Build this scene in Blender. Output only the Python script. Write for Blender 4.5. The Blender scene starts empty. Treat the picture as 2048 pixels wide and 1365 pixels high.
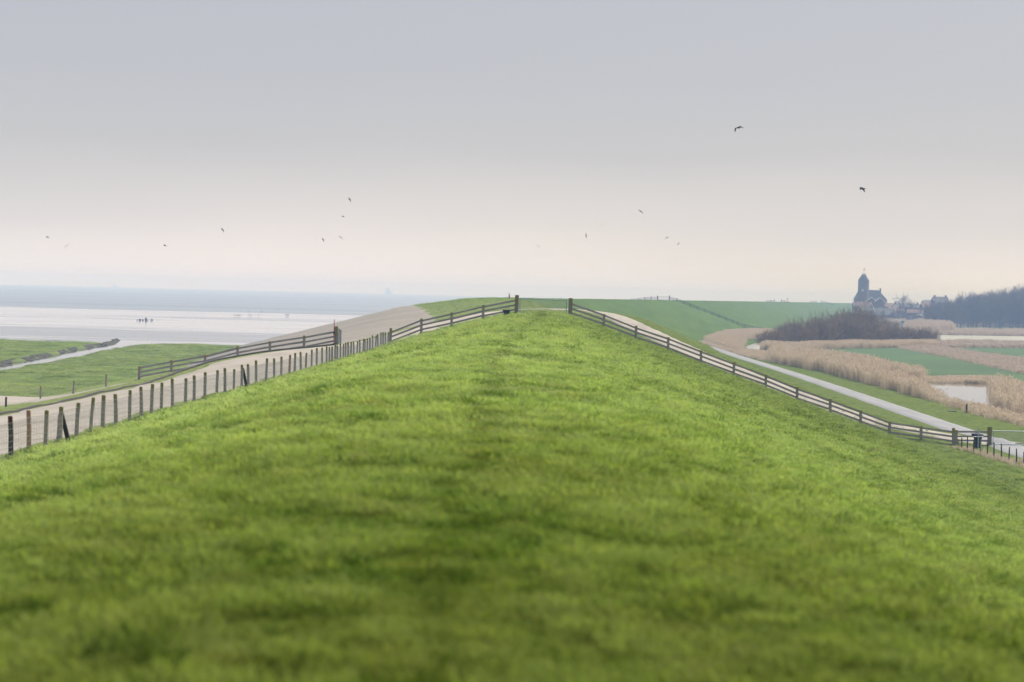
import bpy, math, random
import numpy as np
from mathutils import Vector, Matrix

R = math.radians
sc = bpy.context.scene
EYE = 11.5                      # eye height above the sea, metres
FPX = 3982.0                    # 70 mm lens on a 2048 px wide, 36 mm sensor

# ---------------------------------------------------------------- camera
cam_d = bpy.data.cameras.new('camera')
cam_d.sensor_width = 36.0
cam_d.lens = 36.0 * FPX / 2048.0
cam_d.clip_start = 0.5
cam_d.clip_end = 30000
cam_d.dof.use_dof = True
cam_d.dof.focus_distance = 190.0
cam_d.dof.aperture_fstop = 1.8
cam = bpy.data.objects.new('camera', cam_d)
sc.collection.objects.link(cam)
PITCH, ROLL = math.atan(94.7 / FPX), R(1.43)
MR = Matrix.Rotation(R(90) - PITCH, 4, 'X') @ Matrix.Rotation(ROLL, 4, 'Z')
cam.matrix_world = Matrix.Translation((0, 0, EYE)) @ MR
sc.camera = cam

# ---------------------------------------------------------------- sky and sun
EXPO = 1.35
SUN_EL, SUN_AZ = R(42), R(35)          # azimuth from +Y towards +X
w = bpy.data.worlds.new('World'); sc.world = w; w.use_nodes = True
nt = w.node_tree; nt.nodes.clear()
out = nt.nodes.new('ShaderNodeOutputWorld')
sky = nt.nodes.new('ShaderNodeTexSky'); sky.sky_type = 'NISHITA'; sky.sun_disc = False
sky.sun_elevation = SUN_EL; sky.sun_rotation = SUN_AZ; sky.dust_density = 4.0; sky.air_density = 1.0
bg1 = nt.nodes.new('ShaderNodeBackground'); bg1.inputs['Strength'].default_value = 0.06
nt.links.new(sky.outputs[0], bg1.inputs['Color'])
tc = nt.nodes.new('ShaderNodeTexCoord')
sep = nt.nodes.new('ShaderNodeSeparateXYZ'); nt.links.new(tc.outputs['Generated'], sep.inputs[0])
mp = nt.nodes.new('ShaderNodeMapping'); mp.inputs['Scale'].default_value = (1.6, 1.6, 9.0)
nt.links.new(tc.outputs['Generated'], mp.inputs[0])
nz = nt.nodes.new('ShaderNodeTexNoise'); nz.inputs['Scale'].default_value = 1.7; nz.inputs['Detail'].default_value = 4
nt.links.new(mp.outputs[0], nz.inputs['Vector'])
ma = nt.nodes.new('ShaderNodeMath'); ma.operation = 'MULTIPLY_ADD'
nt.links.new(nz.outputs['Fac'], ma.inputs[0]); ma.inputs[1].default_value = 0.034; ma.inputs[2].default_value = -0.017
ad = nt.nodes.new('ShaderNodeMath'); ad.operation = 'ADD'
nt.links.new(sep.outputs['Z'], ad.inputs[0]); nt.links.new(ma.outputs[0], ad.inputs[1])
rng_ = nt.nodes.new('ShaderNodeMapRange'); rng_.inputs['From Min'].default_value = -0.01; rng_.inputs['From Max'].default_value = 0.19
nt.links.new(ad.outputs[0], rng_.inputs['Value'])
cr = nt.nodes.new('ShaderNodeValToRGB'); nt.links.new(rng_.outputs[0], cr.inputs[0])
def srgb(r, g, b):
    f = lambda c: (c/255/12.92 if c <= 10 else ((c/255+0.055)/1.055)**2.4)
    return (f(r), f(g), f(b), 1)
SKY = [(0.0, (268, 253, 240)), (0.05, (267, 253, 242)), (0.10, (256, 244, 236)), (0.22, (228, 222, 221)), (0.41, (200, 199, 203)),
       (0.60, (190, 192, 200)), (1.0, (181, 186, 198))]
els = cr.color_ramp.elements
els[0].position, els[0].color = SKY[0][0], srgb(*SKY[0][1])
els[1].position, els[1].color = SKY[-1][0], srgb(*SKY[-1][1])
for p_, c_ in SKY[1:-1]:
    e_ = els.new(p_); e_.color = srgb(*c_)
bg2 = nt.nodes.new('ShaderNodeBackground'); bg2.inputs['Strength'].default_value = 1.0 / (2 ** EXPO)
nt.links.new(cr.outputs[0], bg2.inputs['Color'])
mixw = nt.nodes.new('ShaderNodeMixShader'); mixw.inputs[0].default_value = 0.94
nt.links.new(bg1.outputs[0], mixw.inputs[1]); nt.links.new(bg2.outputs[0], mixw.inputs[2])
nt.links.new(mixw.outputs[0], out.inputs['Surface'])

sd = bpy.data.lights.new('sun', 'SUN'); sd.energy = 3.2; sd.angle = R(28); sd.color = (1.0, 0.95, 0.88)
sun = bpy.data.objects.new('sun', sd); sc.collection.objects.link(sun)
D = Vector((math.sin(SUN_AZ)*math.cos(SUN_EL), math.cos(SUN_AZ)*math.cos(SUN_EL), math.sin(SUN_EL)))
sun.rotation_euler = D.to_track_quat('Z', 'Y').to_euler(); sun.location = (200, 300, 400)

sc.view_settings.view_transform = 'Standard'; sc.view_settings.look = 'None'
sc.view_settings.exposure = EXPO; sc.view_settings.gamma = 1.0; sc.view_settings.use_curve_mapping = False
sc.render.engine = 'CYCLES'
sc.cycles.max_bounces = 6; sc.cycles.diffuse_bounces = 3; sc.cycles.glossy_bounces = 3
sc.cycles.transparent_max_bounces = 8; sc.cycles.volume_bounces = 1
sc.cycles.use_denoising = True

# ---------------------------------------------------------------- pixel <-> place
M3 = np.array(MR.to_3x3())
def ray(px, py):
    return M3 @ np.array([(px - 1024) / FPX, (682.5 - py) / FPX, -1.0])
def P(px, py, d):
    r = ray(px, py); r = r / r[1] * d
    return np.array([r[0], r[1], r[2] + EYE])
def PZ(px, py, z):
    r = ray(px, py); k = (z - EYE) / r[2]
    return np.array([r[0]*k, r[1]*k, z])

# ---------------------------------------------------------------- helpers
def new_obj(name, me, parent=None, loc=None):
    o = bpy.data.objects.new(name, me); sc.collection.objects.link(o)
    if parent is not None: o.parent = parent
    if loc is not None: o.location = loc
    return o
def tag(o, label=None, cat=None, group=None, kind=None):
    if label: o['label'] = label
    if cat: o['category'] = cat
    if group: o['group'] = group
    if kind: o['kind'] = kind
    return o
def empty(name, loc=(0, 0, 0), rz=0):
    o = new_obj(name, None, None, loc); o.rotation_euler = (0, 0, rz); o.empty_display_size = 0.3
    return o
class MB:
    def __init__(s): s.v = []; s.f = []
    def box(s, c, size, rz=0, taper=1.0):
        i = len(s.v); hx, hy, hz = size[0]/2, size[1]/2, size[2]/2
        ca, sa = math.cos(rz), math.sin(rz)
        for dz in (-1, 1):
            t = taper if dz > 0 else 1
            for dx, dy in ((-1, -1), (1, -1), (1, 1), (-1, 1)):
                x, y = dx*hx*t, dy*hy*t
                s.v.append((c[0]+x*ca-y*sa, c[1]+x*sa+y*ca, c[2]+dz*hz))
        s.f += [tuple(i+k for k in q) for q in ((3,2,1,0),(4,5,6,7),(0,1,5,4),(1,2,6,5),(2,3,7,6),(3,0,4,7))]
        return s
    def beam(s, a, b, wd, ht, up=(0, 0, 1)):
        a, b = Vector(a), Vector(b); d = (b-a).normalized(); u = Vector(up)
        sd_ = d.cross(u).normalized(); u = sd_.cross(d)
        i = len(s.v)
        for p in (a, b):
            for q, r_ in ((-1, -1), (1, -1), (1, 1), (-1, 1)):
                s.v.append(tuple(p + sd_*(q*wd/2) + u*(r_*ht/2)))
        s.f += [tuple(i+k for k in q) for q in ((0,1,2,3),(7,6,5,4),(0,4,5,1),(1,5,6,2),(2,6,7,3),(3,7,4,0))]
        return s
    def tube(s, pts, rads, n=6, cap=True):
        pts = [Vector(p) for p in pts]; i0 = len(s.v); m = len(pts)
        if not hasattr(rads, '__len__'): rads = [rads]*m
        for k in range(m):
            d = (pts[min(k+1, m-1)] - pts[max(k-1, 0)]).normalized()
            a = Vector((1, 0, 0)) if abs(d.x) < 0.8 else Vector((0, 1, 0))
            e1 = d.cross(a).normalized(); e2 = d.cross(e1)
            for j in range(n):
                t = 2*math.pi*j/n
                s.v.append(tuple(pts[k] + e1*(rads[k]*math.cos(t)) + e2*(rads[k]*math.sin(t))))
        for k in range(m-1):
            for j in range(n):
                j2 = (j+1) % n
                s.f.append((i0+k*n+j, i0+k*n+j2, i0+(k+1)*n+j2, i0+(k+1)*n+j))
        if cap:
            s.f.append(tuple(i0+j for j in range(n))[::-1]); s.f.append(tuple(i0+(m-1)*n+j for j in range(n)))
        return s
    def poly(s, pts):
        i = len(s.v); s.v += [tuple(p) for p in pts]; s.f.append(tuple(range(i, i+len(pts)))); return s
    def prism(s, pts, vec):
        n = len(pts); i = len(s.v); v = Vector(vec)
        s.v += [tuple(p) for p in pts] + [tuple(Vector(p)+v) for p in pts]
        s.f.append(tuple(range(i, i+n))[::-1]); s.f.append(tuple(range(i+n, i+2*n)))
        for k in range(n):
            k2 = (k+1) % n; s.f.append((i+k, i+k2, i+n+k2, i+n+k))
        return s
    def mesh(s, name, mat=None, smooth=False):
        me = bpy.data.meshes.new(name); me.from_pydata(s.v, [], s.f); me.update()
        if mat: me.materials.append(mat)
        if smooth: me.polygons.foreach_set('use_smooth', [True]*len(me.polygons))
        return me
    def build(s, name, mat, parent=None, loc=None, smooth=False):
        return new_obj(name, s.mesh(name, mat, smooth), parent, loc)
def grid_mesh(name, X, Y, Z, mat, smooth=True):
    r_, c_ = X.shape
    v = np.stack([X, Y, Z], -1).reshape(-1, 3).astype(np.float32)
    idx = np.arange(r_*c_).reshape(r_, c_)
    f = np.stack([idx[:-1, :-1], idx[:-1, 1:], idx[1:, 1:], idx[1:, :-1]], -1).reshape(-1, 4)
    me = bpy.data.meshes.new(name)
    me.vertices.add(len(v)); me.vertices.foreach_set('co', v.ravel())
    me.loops.add(f.size); me.loops.foreach_set('vertex_index', f.ravel().astype(np.int32))
    me.polygons.add(len(f)); me.polygons.foreach_set('loop_start', (np.arange(len(f))*4).astype(np.int32))
    me.polygons.foreach_set('loop_total', np.full(len(f), 4, np.int32))
    me.update(calc_edges=True)
    me.polygons.foreach_set('use_smooth', np.full(len(f), smooth))
    me.materials.append(mat); me.validate()
    return me

# ---------------------------------------------------------------- materials
class NT:
    def __init__(s, name):
        s.m = bpy.data.materials.new(name); s.m.use_nodes = True; s.t = s.m.node_tree; s.t.nodes.clear()
        s.out = s.n('OutputMaterial')
    def n(s, typ, **kw):
        k = s.t.nodes.new('ShaderNode'+typ)
        for a, b in kw.items(): setattr(k, a, b)
        return k
    def l(s, a, b): s.t.links.new(a, b)
    def pos(s):
        return s.n('NewGeometry').outputs['Position']
    def noise(s, vec, scale, detail=3, rough=0.55, stretch=None):
        if stretch:
            m = s.n('Mapping'); m.inputs['Scale'].default_value = stretch; s.l(vec, m.inputs[0]); vec = m.outputs[0]
        k = s.n('TexNoise'); k.inputs['Scale'].default_value = scale; k.inputs['Detail'].default_value = detail
        k.inputs['Roughness'].default_value = rough; s.l(vec, k.inputs['Vector']); return k.outputs['Fac']
    def rng(s, v, a, b, c=0.0, d=1.0):
        k = s.n('MapRange'); k.inputs['From Min'].default_value = a; k.inputs['From Max'].default_value = b
        k.inputs['To Min'].default_value = c; k.inputs['To Max'].default_value = d; s.l(v, k.inputs['Value']); return k.outputs[0]
    def math(s, op, a, b=None, c=None):
        k = s.n('Math', operation=op)
        for i, x in enumerate((a, b, c)):
            if x is None: continue
            if isinstance(x, (int, float)): k.inputs[i].default_value = x
            else: s.l(x, k.inputs[i])
        return k.outputs[0]
    def mix(s, f, a, b, mode='MIX'):
        k = s.n('Mix', data_type='RGBA', blend_type=mode)
        for sock, x in ((k.inputs['Factor'], f), (k.inputs[6], a), (k.inputs[7], b)):
            if isinstance(x, (int, float)): sock.default_value = x
            elif isinstance(x, tuple): sock.default_value = x if len(x) == 4 else (*x, 1)
            else: s.l(x, sock)
        return k.outputs[2]
    def bsdf(s, col, rough=0.8, spec=0.3, bump=None, bstr=0.3, bdist=0.05):
        b = s.n('BsdfPrincipled')
        if isinstance(col, tuple): b.inputs['Base Color'].default_value = (*col[:3], 1)
        else: s.l(col, b.inputs['Base Color'])
        if isinstance(rough, (int, float)): b.inputs['Roughness'].default_value = rough
        else: s.l(rough, b.inputs['Roughness'])
        b.inputs['Specular IOR Level'].default_value = spec
        if bump is not None:
            k = s.n('Bump'); k.inputs['Strength'].default_value = bstr; k.inputs['Distance'].default_value = bdist
            s.l(bump, k.inputs['Height']); s.l(k.outputs[0], b.inputs['Normal'])
        s.l(b.outputs[0], s.out.inputs['Surface']); return b

def grass_color(t, k=1.0):
    """pasture colour: patches of fresh, yellowish and dark grass, by place"""
    p = t.pos()
    big = t.noise(p, 0.05, 3); mid = t.noise(p, 0.40, 4, 0.6, (1, 0.5, 1)); sml = t.noise(p, 2.3, 3, 0.6, (1, 0.7, 1))
    fin = t.noise(p, 1.1, 3, 0.6)
    sx = t.n('SeparateXYZ'); t.l(p, sx.inputs[0]); y = sx.outputs['Y']
    fresh = (0.098*k, 0.180*k, 0.020*k); yel = (0.215*k, 0.265*k, 0.070*k); dark = (0.040*k, 0.072*k, 0.006*k)
    # dry: lit blade tips further off, painted as a paler, yellower grass colour
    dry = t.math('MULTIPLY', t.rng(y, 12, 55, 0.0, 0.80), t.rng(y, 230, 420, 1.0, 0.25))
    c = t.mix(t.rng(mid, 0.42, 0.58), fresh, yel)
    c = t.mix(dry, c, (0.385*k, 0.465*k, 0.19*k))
    c = t.mix(t.rng(fin, 0.54, 0.72, 0, 0.45), c, (0.19*k, 0.24*k, 0.09*k))
    c = t.mix(t.rng(sml, 0.50, 0.64, 0, 0.6), c, dark)
    c = t.mix(t.rng(t.noise(p, 1.7, 2, 0.5), 0.60, 0.70, 0, 0.75), c, (0.13*k, 0.095*k, 0.028*k))
    c = t.mix(t.rng(big, 0.35, 0.7, 0.0, 0.35), c, (0.25*k, 0.29*k, 0.075*k))
    farn = t.noise(p, 0.16, 5, 0.7, (1.0, 0.22, 2.5)); farb = t.noise(p, 0.022, 3, 0.6)
    fc = t.mix(t.rng(farn, 0.38, 0.62), (0.085*k, 0.205*k, 0.036*k), (0.205*k, 0.345*k, 0.070*k))
    fc = t.mix(t.rng(farb, 0.40, 0.65, 0, 0.55), fc, (0.185*k, 0.285*k, 0.08*k))
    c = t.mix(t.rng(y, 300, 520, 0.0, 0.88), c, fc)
    # the landward slope is greener
    side = t.rng(sx.outputs['X'], -9, 12)
    c = t.mix(t.math('MULTIPLY', side, 0.50), c, (0.150*k, 0.215*k, 0.042*k))
    # trodden track along the crest
    tr = t.math('ADD', t.rng(y, 45, 160, -0.30, 2.4), 0.0)
    dx = t.math('ABSOLUTE', t.math('SUBTRACT', sx.outputs['X'], tr))
    m = t.math('MULTIPLY', t.rng(dx, 0.06, 0.26, 1, 0), t.rng(t.noise(p, 0.7, 2), 0.35, 0.6, 0.15, 0.8))
    c = t.mix(t.math('MULTIPLY', m, 0.5), c, (0.085*k, 0.11*k, 0.016*k))
    # near grass darkened: shade seen between blades put into the colour, brighter further off
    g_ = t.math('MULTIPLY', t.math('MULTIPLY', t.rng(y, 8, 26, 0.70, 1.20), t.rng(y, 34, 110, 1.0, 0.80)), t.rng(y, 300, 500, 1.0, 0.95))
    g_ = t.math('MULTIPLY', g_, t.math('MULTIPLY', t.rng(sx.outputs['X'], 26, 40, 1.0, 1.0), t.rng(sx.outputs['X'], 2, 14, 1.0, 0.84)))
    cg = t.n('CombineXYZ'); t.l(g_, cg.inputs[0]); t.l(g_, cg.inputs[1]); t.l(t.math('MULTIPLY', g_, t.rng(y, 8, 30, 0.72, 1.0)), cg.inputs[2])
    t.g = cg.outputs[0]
    return c
def mat_grass(name, k=1.0):
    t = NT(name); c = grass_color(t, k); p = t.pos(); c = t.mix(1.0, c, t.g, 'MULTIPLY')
    t.bsdf(c, 1.0, 0.0, t.noise(p, 6, 5, 0.7), 0.9, 0.12); return t.m
def mat_blade(name, k=1.0, tint=None):
    t = NT(name); c = grass_color(t, k)
    if tint: c = t.mix(0.75, c, tint)
    at = t.n('Attribute', attribute_type='INSTANCER', attribute_name='tone'); tn = at.outputs['Fac']
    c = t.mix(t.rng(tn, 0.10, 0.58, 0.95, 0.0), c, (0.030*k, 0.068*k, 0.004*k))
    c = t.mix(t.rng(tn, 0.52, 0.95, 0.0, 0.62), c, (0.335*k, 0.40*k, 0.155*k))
    oi = t.n('ObjectInfo'); r_ = oi.outputs['Random']
    c = t.mix(t.rng(r_, 0.45, 1.0, 0.0, 0.55), c, (0.33*k, 0.36*k, 0.09*k))
    c = t.mix(t.rng(r_, 0.0, 0.3, 0.6, 0.0), c, (0.055*k, 0.115*k, 0.010*k))
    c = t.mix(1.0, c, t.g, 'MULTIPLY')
    d = t.n('BsdfDiffuse'); t.l(c, d.inputs['Color'])
    tr = t.n('BsdfTranslucent'); t.l(t.mix(1.0, c, (1.0, 1.12, 0.65), 'MULTIPLY'), tr.inputs['Color'])
    mx = t.n('MixShader'); mx.inputs[0].default_value = 0.38
    t.l(d.outputs[0], mx.inputs[1]); t.l(tr.outputs[0], mx.inputs[2]); t.l(mx.outputs[0], t.out.inputs['Surface'])
    return t.m
def mat_plain(name, col, rough=0.8, var=0.25, scale=3.0, spec=0.3, bstr=0.2, stretch=None, obj=False, rnd=0.0):
    t = NT(name)
    p = t.n('TexCoord').outputs['Object'] if obj else t.pos()
    a = t.noise(p, scale, 4, 0.6, stretch)
    lo = tuple(c*(1-var) for c in col); hi = tuple(min(1, c*(1+var)) for c in col)
    c = t.mix(t.rng(a, 0.3, 0.7), lo, hi)
    if rnd:
        r_ = t.n('ObjectInfo').outputs['Random']
        c = t.mix(t.rng(r_, 0, 1, 0, rnd), c, tuple(x*0.45 for x in col))
    t.bsdf(c, rough, spec, a, bstr, 0.03); return t.m
def mat_wood(name, col, moss=None, zm=1.0, rnd=0.35, axis='Z'):
    t = NT(name); p = t.n('TexCoord').outputs['Object']
    st = {'Z': (18, 18, 1.4), 'X': (1.2, 14, 14)}[axis]
    g = t.noise(p, 1.0, 5, 0.65, st); b = t.noise(p, 2.2, 3)
    c = t.mix(t.rng(g, 0.3, 0.75), tuple(x*0.55 for x in col), tuple(x*1.25 for x in col))
    c = t.mix(t.rng(b, 0.4, 0.7, 0, 0.5), c, tuple(x*0.6 for x in col))
    r_ = t.n('ObjectInfo').outputs['Random']
    c = t.mix(t.rng(r_, 0, 1, 0, rnd), c, tuple(x*0.5 for x in col))
    if moss:
        sx = t.n('SeparateXYZ'); t.l(p, sx.inputs[0])
        z = t.math('ADD', sx.outputs['Z'], t.rng(b, 0.25, 0.75, -0.22, 0.22))
        c = t.mix(t.rng(z, zm-0.12, zm+0.10, 0, 0.9), c, moss)
        gr = t.math('MULTIPLY', t.rng(sx.outputs['Z'], 0.05, 0.35, 0.7, 0.0), t.rng(b, 0.4, 0.6))
        c = t.mix(gr, c, tuple(x*0.4 for x in col))
    t.bsdf(c, 0.9, 0.15, g, 0.5, 0.02); return t.m

M = {}
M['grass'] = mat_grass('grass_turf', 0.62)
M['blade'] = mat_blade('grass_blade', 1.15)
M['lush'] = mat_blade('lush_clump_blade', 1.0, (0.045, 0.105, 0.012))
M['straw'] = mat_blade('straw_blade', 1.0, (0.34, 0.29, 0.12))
M['marsh'] = None
t = NT('marsh_turf'); p = t.pos()
a = t.noise(p, 0.06, 4, 0.6); b = t.noise(p, 0.9, 4, 0.65, (0.5, 1, 1))
c = t.mix(t.rng(a, 0.35, 0.65), (0.075, 0.125, 0.022), (0.125, 0.150, 0.036)); c = t.mix(t.rng(b, 0.5, 0.75, 0, 0.6), c, (0.06, 0.088, 0.02))
sx = t.n('SeparateXYZ'); t.l(p, sx.inputs[0])
c = t.mix(t.rng(t.math('ADD', sx.outputs['Z'], t.rng(b, 0.3, 0.7, -0.15, 0.15)), EYE-10.35, EYE-10.12, 1, 0), c, (0.055, 0.048, 0.035))
t.bsdf(c, 0.9, 0.1, b, 0.6, 0.15); M['marsh'] = t.m
t = NT('asphalt_revetment'); p = t.pos()
a = t.noise(p, 0.08, 4, 0.6, (0.6, 1.6, 1)); b = t.noise(p, 1.6, 5, 0.7); d_ = t.noise(p, 0.5, 3, 0.6, (1.6, 0.25, 1))
c = t.mix(t.rng(a, 0.35, 0.65), (0.18, 0.158, 0.13), (0.23, 0.205, 0.172)); c = t.mix(t.rng(b, 0.45, 0.75, 0, 0.5), c, (0.115, 0.103, 0.087))
c = t.mix(t.rng(d_, 0.55, 0.72, 0, 0.45), c, (0.125, 0.118, 0.105))
sx = t.n('SeparateXYZ'); t.l(p, sx.inputs[0])
zz = t.math('ADD', sx.outputs['Z'], t.rng(a, 0.3, 0.7, -0.7, 0.7))
c = t.mix(t.rng(zz, EYE-9.6, EYE-8.3, 0.8, 0.0), c, (0.15, 0.148, 0.135))
t.bsdf(c, 0.9, 0.2, b, 0.4, 0.05); M['revet'] = t.m
t = NT('ramp_gravel'); p = t.pos()
a = t.noise(p, 0.25, 4, 0.6); b = t.noise(p, 5, 4, 0.7)
c = t.mix(t.rng(a, 0.35, 0.65), (0.25, 0.222, 0.185), (0.325, 0.293, 0.25)); c = t.mix(t.rng(b, 0.5, 0.75, 0, 0.45), c, (0.17, 0.15, 0.128))
sx = t.n('SeparateXYZ'); t.l(p, sx.inputs[0])
c = t.mix(t.rng(t.noise(p, 0.35, 4, 0.65, (1.5, 0.12, 1)), 0.52, 0.7, 0, 0.4), c, (0.165, 0.155, 0.14))
t.bsdf(c, 0.9, 0.2, b, 0.4, 0.03); M['gravel'] = t.m
t = NT('toe_road_asphalt'); p = t.pos()
a = t.noise(p, 0.3, 4, 0.6, (1.5, 0.25, 1)); b = t.noise(p, 6, 4, 0.7)
c = t.mix(t.rng(a, 0.35, 0.65), (0.125, 0.128, 0.14), (0.165, 0.168, 0.18)); c = t.mix(t.rng(b, 0.5, 0.8, 0, 0.35), c, (0.2, 0.2, 0.205))
t.bsdf(c, 0.8, 0.3, b, 0.25, 0.02); M['road'] = t.m
M['kerb'] = mat_plain('kerb_stone', (0.05, 0.044, 0.036), 0.9, 0.4, 3.0)
t = NT('mud_wet'); p = t.pos()
a = t.noise(p, 0.010, 5, 0.6, (0.35, 1.2, 1)); b = t.noise(p, 0.06, 5, 0.65, (0.22, 1.3, 1))
s_ = t.math('ADD', t.math('MULTIPLY', a, 0.55), t.math('MULTIPLY', b, 0.45))
sx = t.n('SeparateXYZ'); t.l(p, sx.inputs[0])
wet = t.rng(t.math('ADD', s_, t.rng(sx.outputs['Y'], 420, 620, -0.03, 0.10)), 0.455, 0.545)
fs_ = t.noise(p, 0.22, 5, 0.7, (0.12, 1.5, 1))
wet = t.math('MULTIPLY', wet, t.rng(fs_, 0.36, 0.56, 0.55, 1.0))
c = t.mix(wet, (0.21, 0.205, 0.207), (0.26, 0.256, 0.26))
t.bsdf(c, t.rng(wet, 0, 1, 0.26, 0.03), 1.0, t.noise(p, 0.8, 3, 0.6, (0.3, 1, 1)), 0.10, 0.1); M['mud'] = t.m
t = NT('sea_water'); p = t.pos()
a = t.noise(p, 0.006, 5, 0.6, (0.18, 1.3, 1)); b = t.noise(p, 0.25, 4, 0.6, (0.5, 1, 1))
c = t.mix(t.rng(a, 0.4, 0.65), (0.15, 0.17, 0.185), (0.20, 0.215, 0.225))
t.bsdf(c, t.rng(a, 0.35, 0.65, 0.42, 0.30), 0.5, b, 0.5, 0.5); M['sea'] = t.m
t = NT('pond_water'); p = t.pos()
t.bsdf((0.05, 0.055, 0.055), 0.03, 1.0, t.noise(p, 1.6, 4, 0.6, (0.6, 1.4, 1)), 0.04, 0.05); M['pond'] = t.m
t = NT('polder_turf'); p = t.pos()
a = t.noise(p, 0.02, 4, 0.6); b = t.noise(p, 0.6, 4, 0.65)
c = t.mix(t.rng(a, 0.35, 0.65), (0.11, 0.145, 0.045), (0.20, 0.18, 0.10)); c = t.mix(t.rng(b, 0.5, 0.75, 0, 0.5), c, (0.13, 0.15, 0.06))
t.bsdf(c, 0.9, 0.1, b, 0.5, 0.1); M['polder'] = t.m
t = NT('lush_field'); p = t.pos()
a = t.noise(p, 0.04, 4, 0.6); b = t.noise(p, 0.8, 4, 0.65, (0.3, 1, 1))
c = t.mix(t.rng(a, 0.35, 0.65), (0.022, 0.064, 0.010), (0.036, 0.088, 0.014)); c = t.mix(t.rng(b, 0.5, 0.75, 0, 0.4), c, (0.028, 0.08, 0.02))
t.bsdf(c, 0.9, 0.1, b, 0.5, 0.1); M['field'] = t.m
M['field2'] = mat_plain('meadow', (0.12, 0.17, 0.07), 0.9, 0.25, 0.08, 0.1)
M['pale'] = mat_plain('pale_stubble', (0.25, 0.245, 0.205), 0.9, 0.18, 0.15, 0.1, stretch=(0.3, 1, 1))
M['soil'] = mat_plain('dark_soil', (0.13, 0.11, 0.09), 0.95, 0.4, 0.7, 0.1)
M['bank'] = mat_plain('bank_mud', (0.030, 0.030, 0.016), 0.9, 0.5, 1.2, 0.2)
LICH = (0.24, 0.21, 0.045)
M['post'] = mat_wood('weathered_post', (0.34, 0.30, 0.27), LICH, 1.06)
M['gatepost'] = mat_wood('mossy_gate_post', (0.24, 0.21, 0.165), (0.19, 0.165, 0.05), 0.75)
M['rail'] = mat_wood('weathered_rail', (0.40, 0.36, 0.35), None, axis='X')
M['raildark'] = mat_wood('dark_far_rail', (0.10, 0.092, 0.09), None, axis='X')
M['postdark'] = mat_wood('dark_far_post', (0.09, 0.082, 0.075), None)
M['pole'] = mat_wood('grey_fence_pole', (0.36, 0.325, 0.285), (0.19, 0.18, 0.055), 1.0, 0.25)
M['poledark'] = mat_wood('tarred_fence_pole', (0.035, 0.026, 0.020), (0.085, 0.035, 0.012), 1.0, 0.2)
M['poletan'] = mat_wood('tan_fence_pole', (0.40, 0.26, 0.17), None, rnd=0.15)
M['stakeblack'] = mat_wood('dark_stake', (0.055, 0.052, 0.045), (0.13, 0.13, 0.045), 0.95, 0.5)
M['wire'] = mat_plain('galvanised_wire', (0.30, 0.31, 0.31), 0.5, 0.1, 5)
M['steel'] = mat_plain('galvanised_steel', (0.34, 0.40, 0.44), 0.45, 0.12, 6, 0.5)
M['steelblue'] = mat_plain('blue_grey_steel', (0.17, 0.25, 0.32), 0.5, 0.12, 6, 0.5)
M['black'] = mat_plain('black_plastic', (0.016, 0.020, 0.030), 0.75, 0.2, 5, 0.2)
M['red'] = mat_plain('red_paint', (0.45, 0.04, 0.06), 0.5, 0.15, 5)
M['white'] = mat_plain('white_paint', (0.78, 0.78, 0.77), 0.6, 0.06, 2)
M['bark'] = mat_plain('bare_twig', (0.29, 0.22, 0.15), 0.95, 0.35, 0.5, 0.1, rnd=0.3)
M['barkgrey'] = mat_plain('bare_forest_bark', (0.15, 0.13, 0.115), 0.95, 0.3, 0.4, 0.1, rnd=0.4)
M['brick'] = mat_plain('church_brick', (0.13, 0.085, 0.068), 0.9, 0.35, 0.6, 0.1)
M['brick2'] = mat_plain('house_brick', (0.19, 0.125, 0.105), 0.9, 0.25, 0.8, 0.1, rnd=0.5)
M['slate'] = mat_plain('slate_roof', (0.085, 0.085, 0.09), 0.8, 0.25, 0.8, 0.3)
M['tile'] = mat_plain('red_roof_tile', (0.20, 0.12, 0.10), 0.85, 0.2, 0.8, 0.2)
M['glass'] = mat_plain('window_glass', (0.03, 0.035, 0.04), 0.15, 0.1, 1, 0.5)
M['shipwhite'] = mat_plain('ship_paint', (0.55, 0.57, 0.58), 0.6, 0.1, 0.5)
M['shipblue'] = mat_plain('ship_hull_paint', (0.22, 0.28, 0.36), 0.6, 0.1, 0.5)
M['gull'] = mat_plain('gull_feather', (0.06, 0.06, 0.068), 0.8, 0.2, 6)

def mat_reed(name, k=1.0, grey=0.0):
    t = NT(name); r_ = t.n('ObjectInfo').outputs['Random']
    a = t.noise(t.pos(), 0.12, 3)
    c = t.mix(r_, (0.57*k, 0.475*k, 0.36*k), (0.44*k, 0.36*k, 0.27*k))
    c = t.mix(t.rng(a, 0.4, 0.65, 0, 0.6), c, (0.53*k, 0.445*k, 0.345*k))
    if grey: c = t.mix(grey, c, (0.46*k, 0.385*k, 0.33*k))
    d = t.n('BsdfDiffuse'); t.l(c, d.inputs['Color']); tr = t.n('BsdfTranslucent'); t.l(c, tr.inputs['Color'])
    mx = t.n('MixShader'); mx.inputs[0].default_value = 0.35
    t.l(d.outputs[0], mx.inputs[1]); t.l(tr.outputs[0], mx.inputs[2]); t.l(mx.outputs[0], t.out.inputs['Surface'])
    return t.m
M['reed'] = mat_reed('dry_reed'); M['reedgrey'] = mat_reed('dead_rough_growth', 0.95, 0.65)

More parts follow.
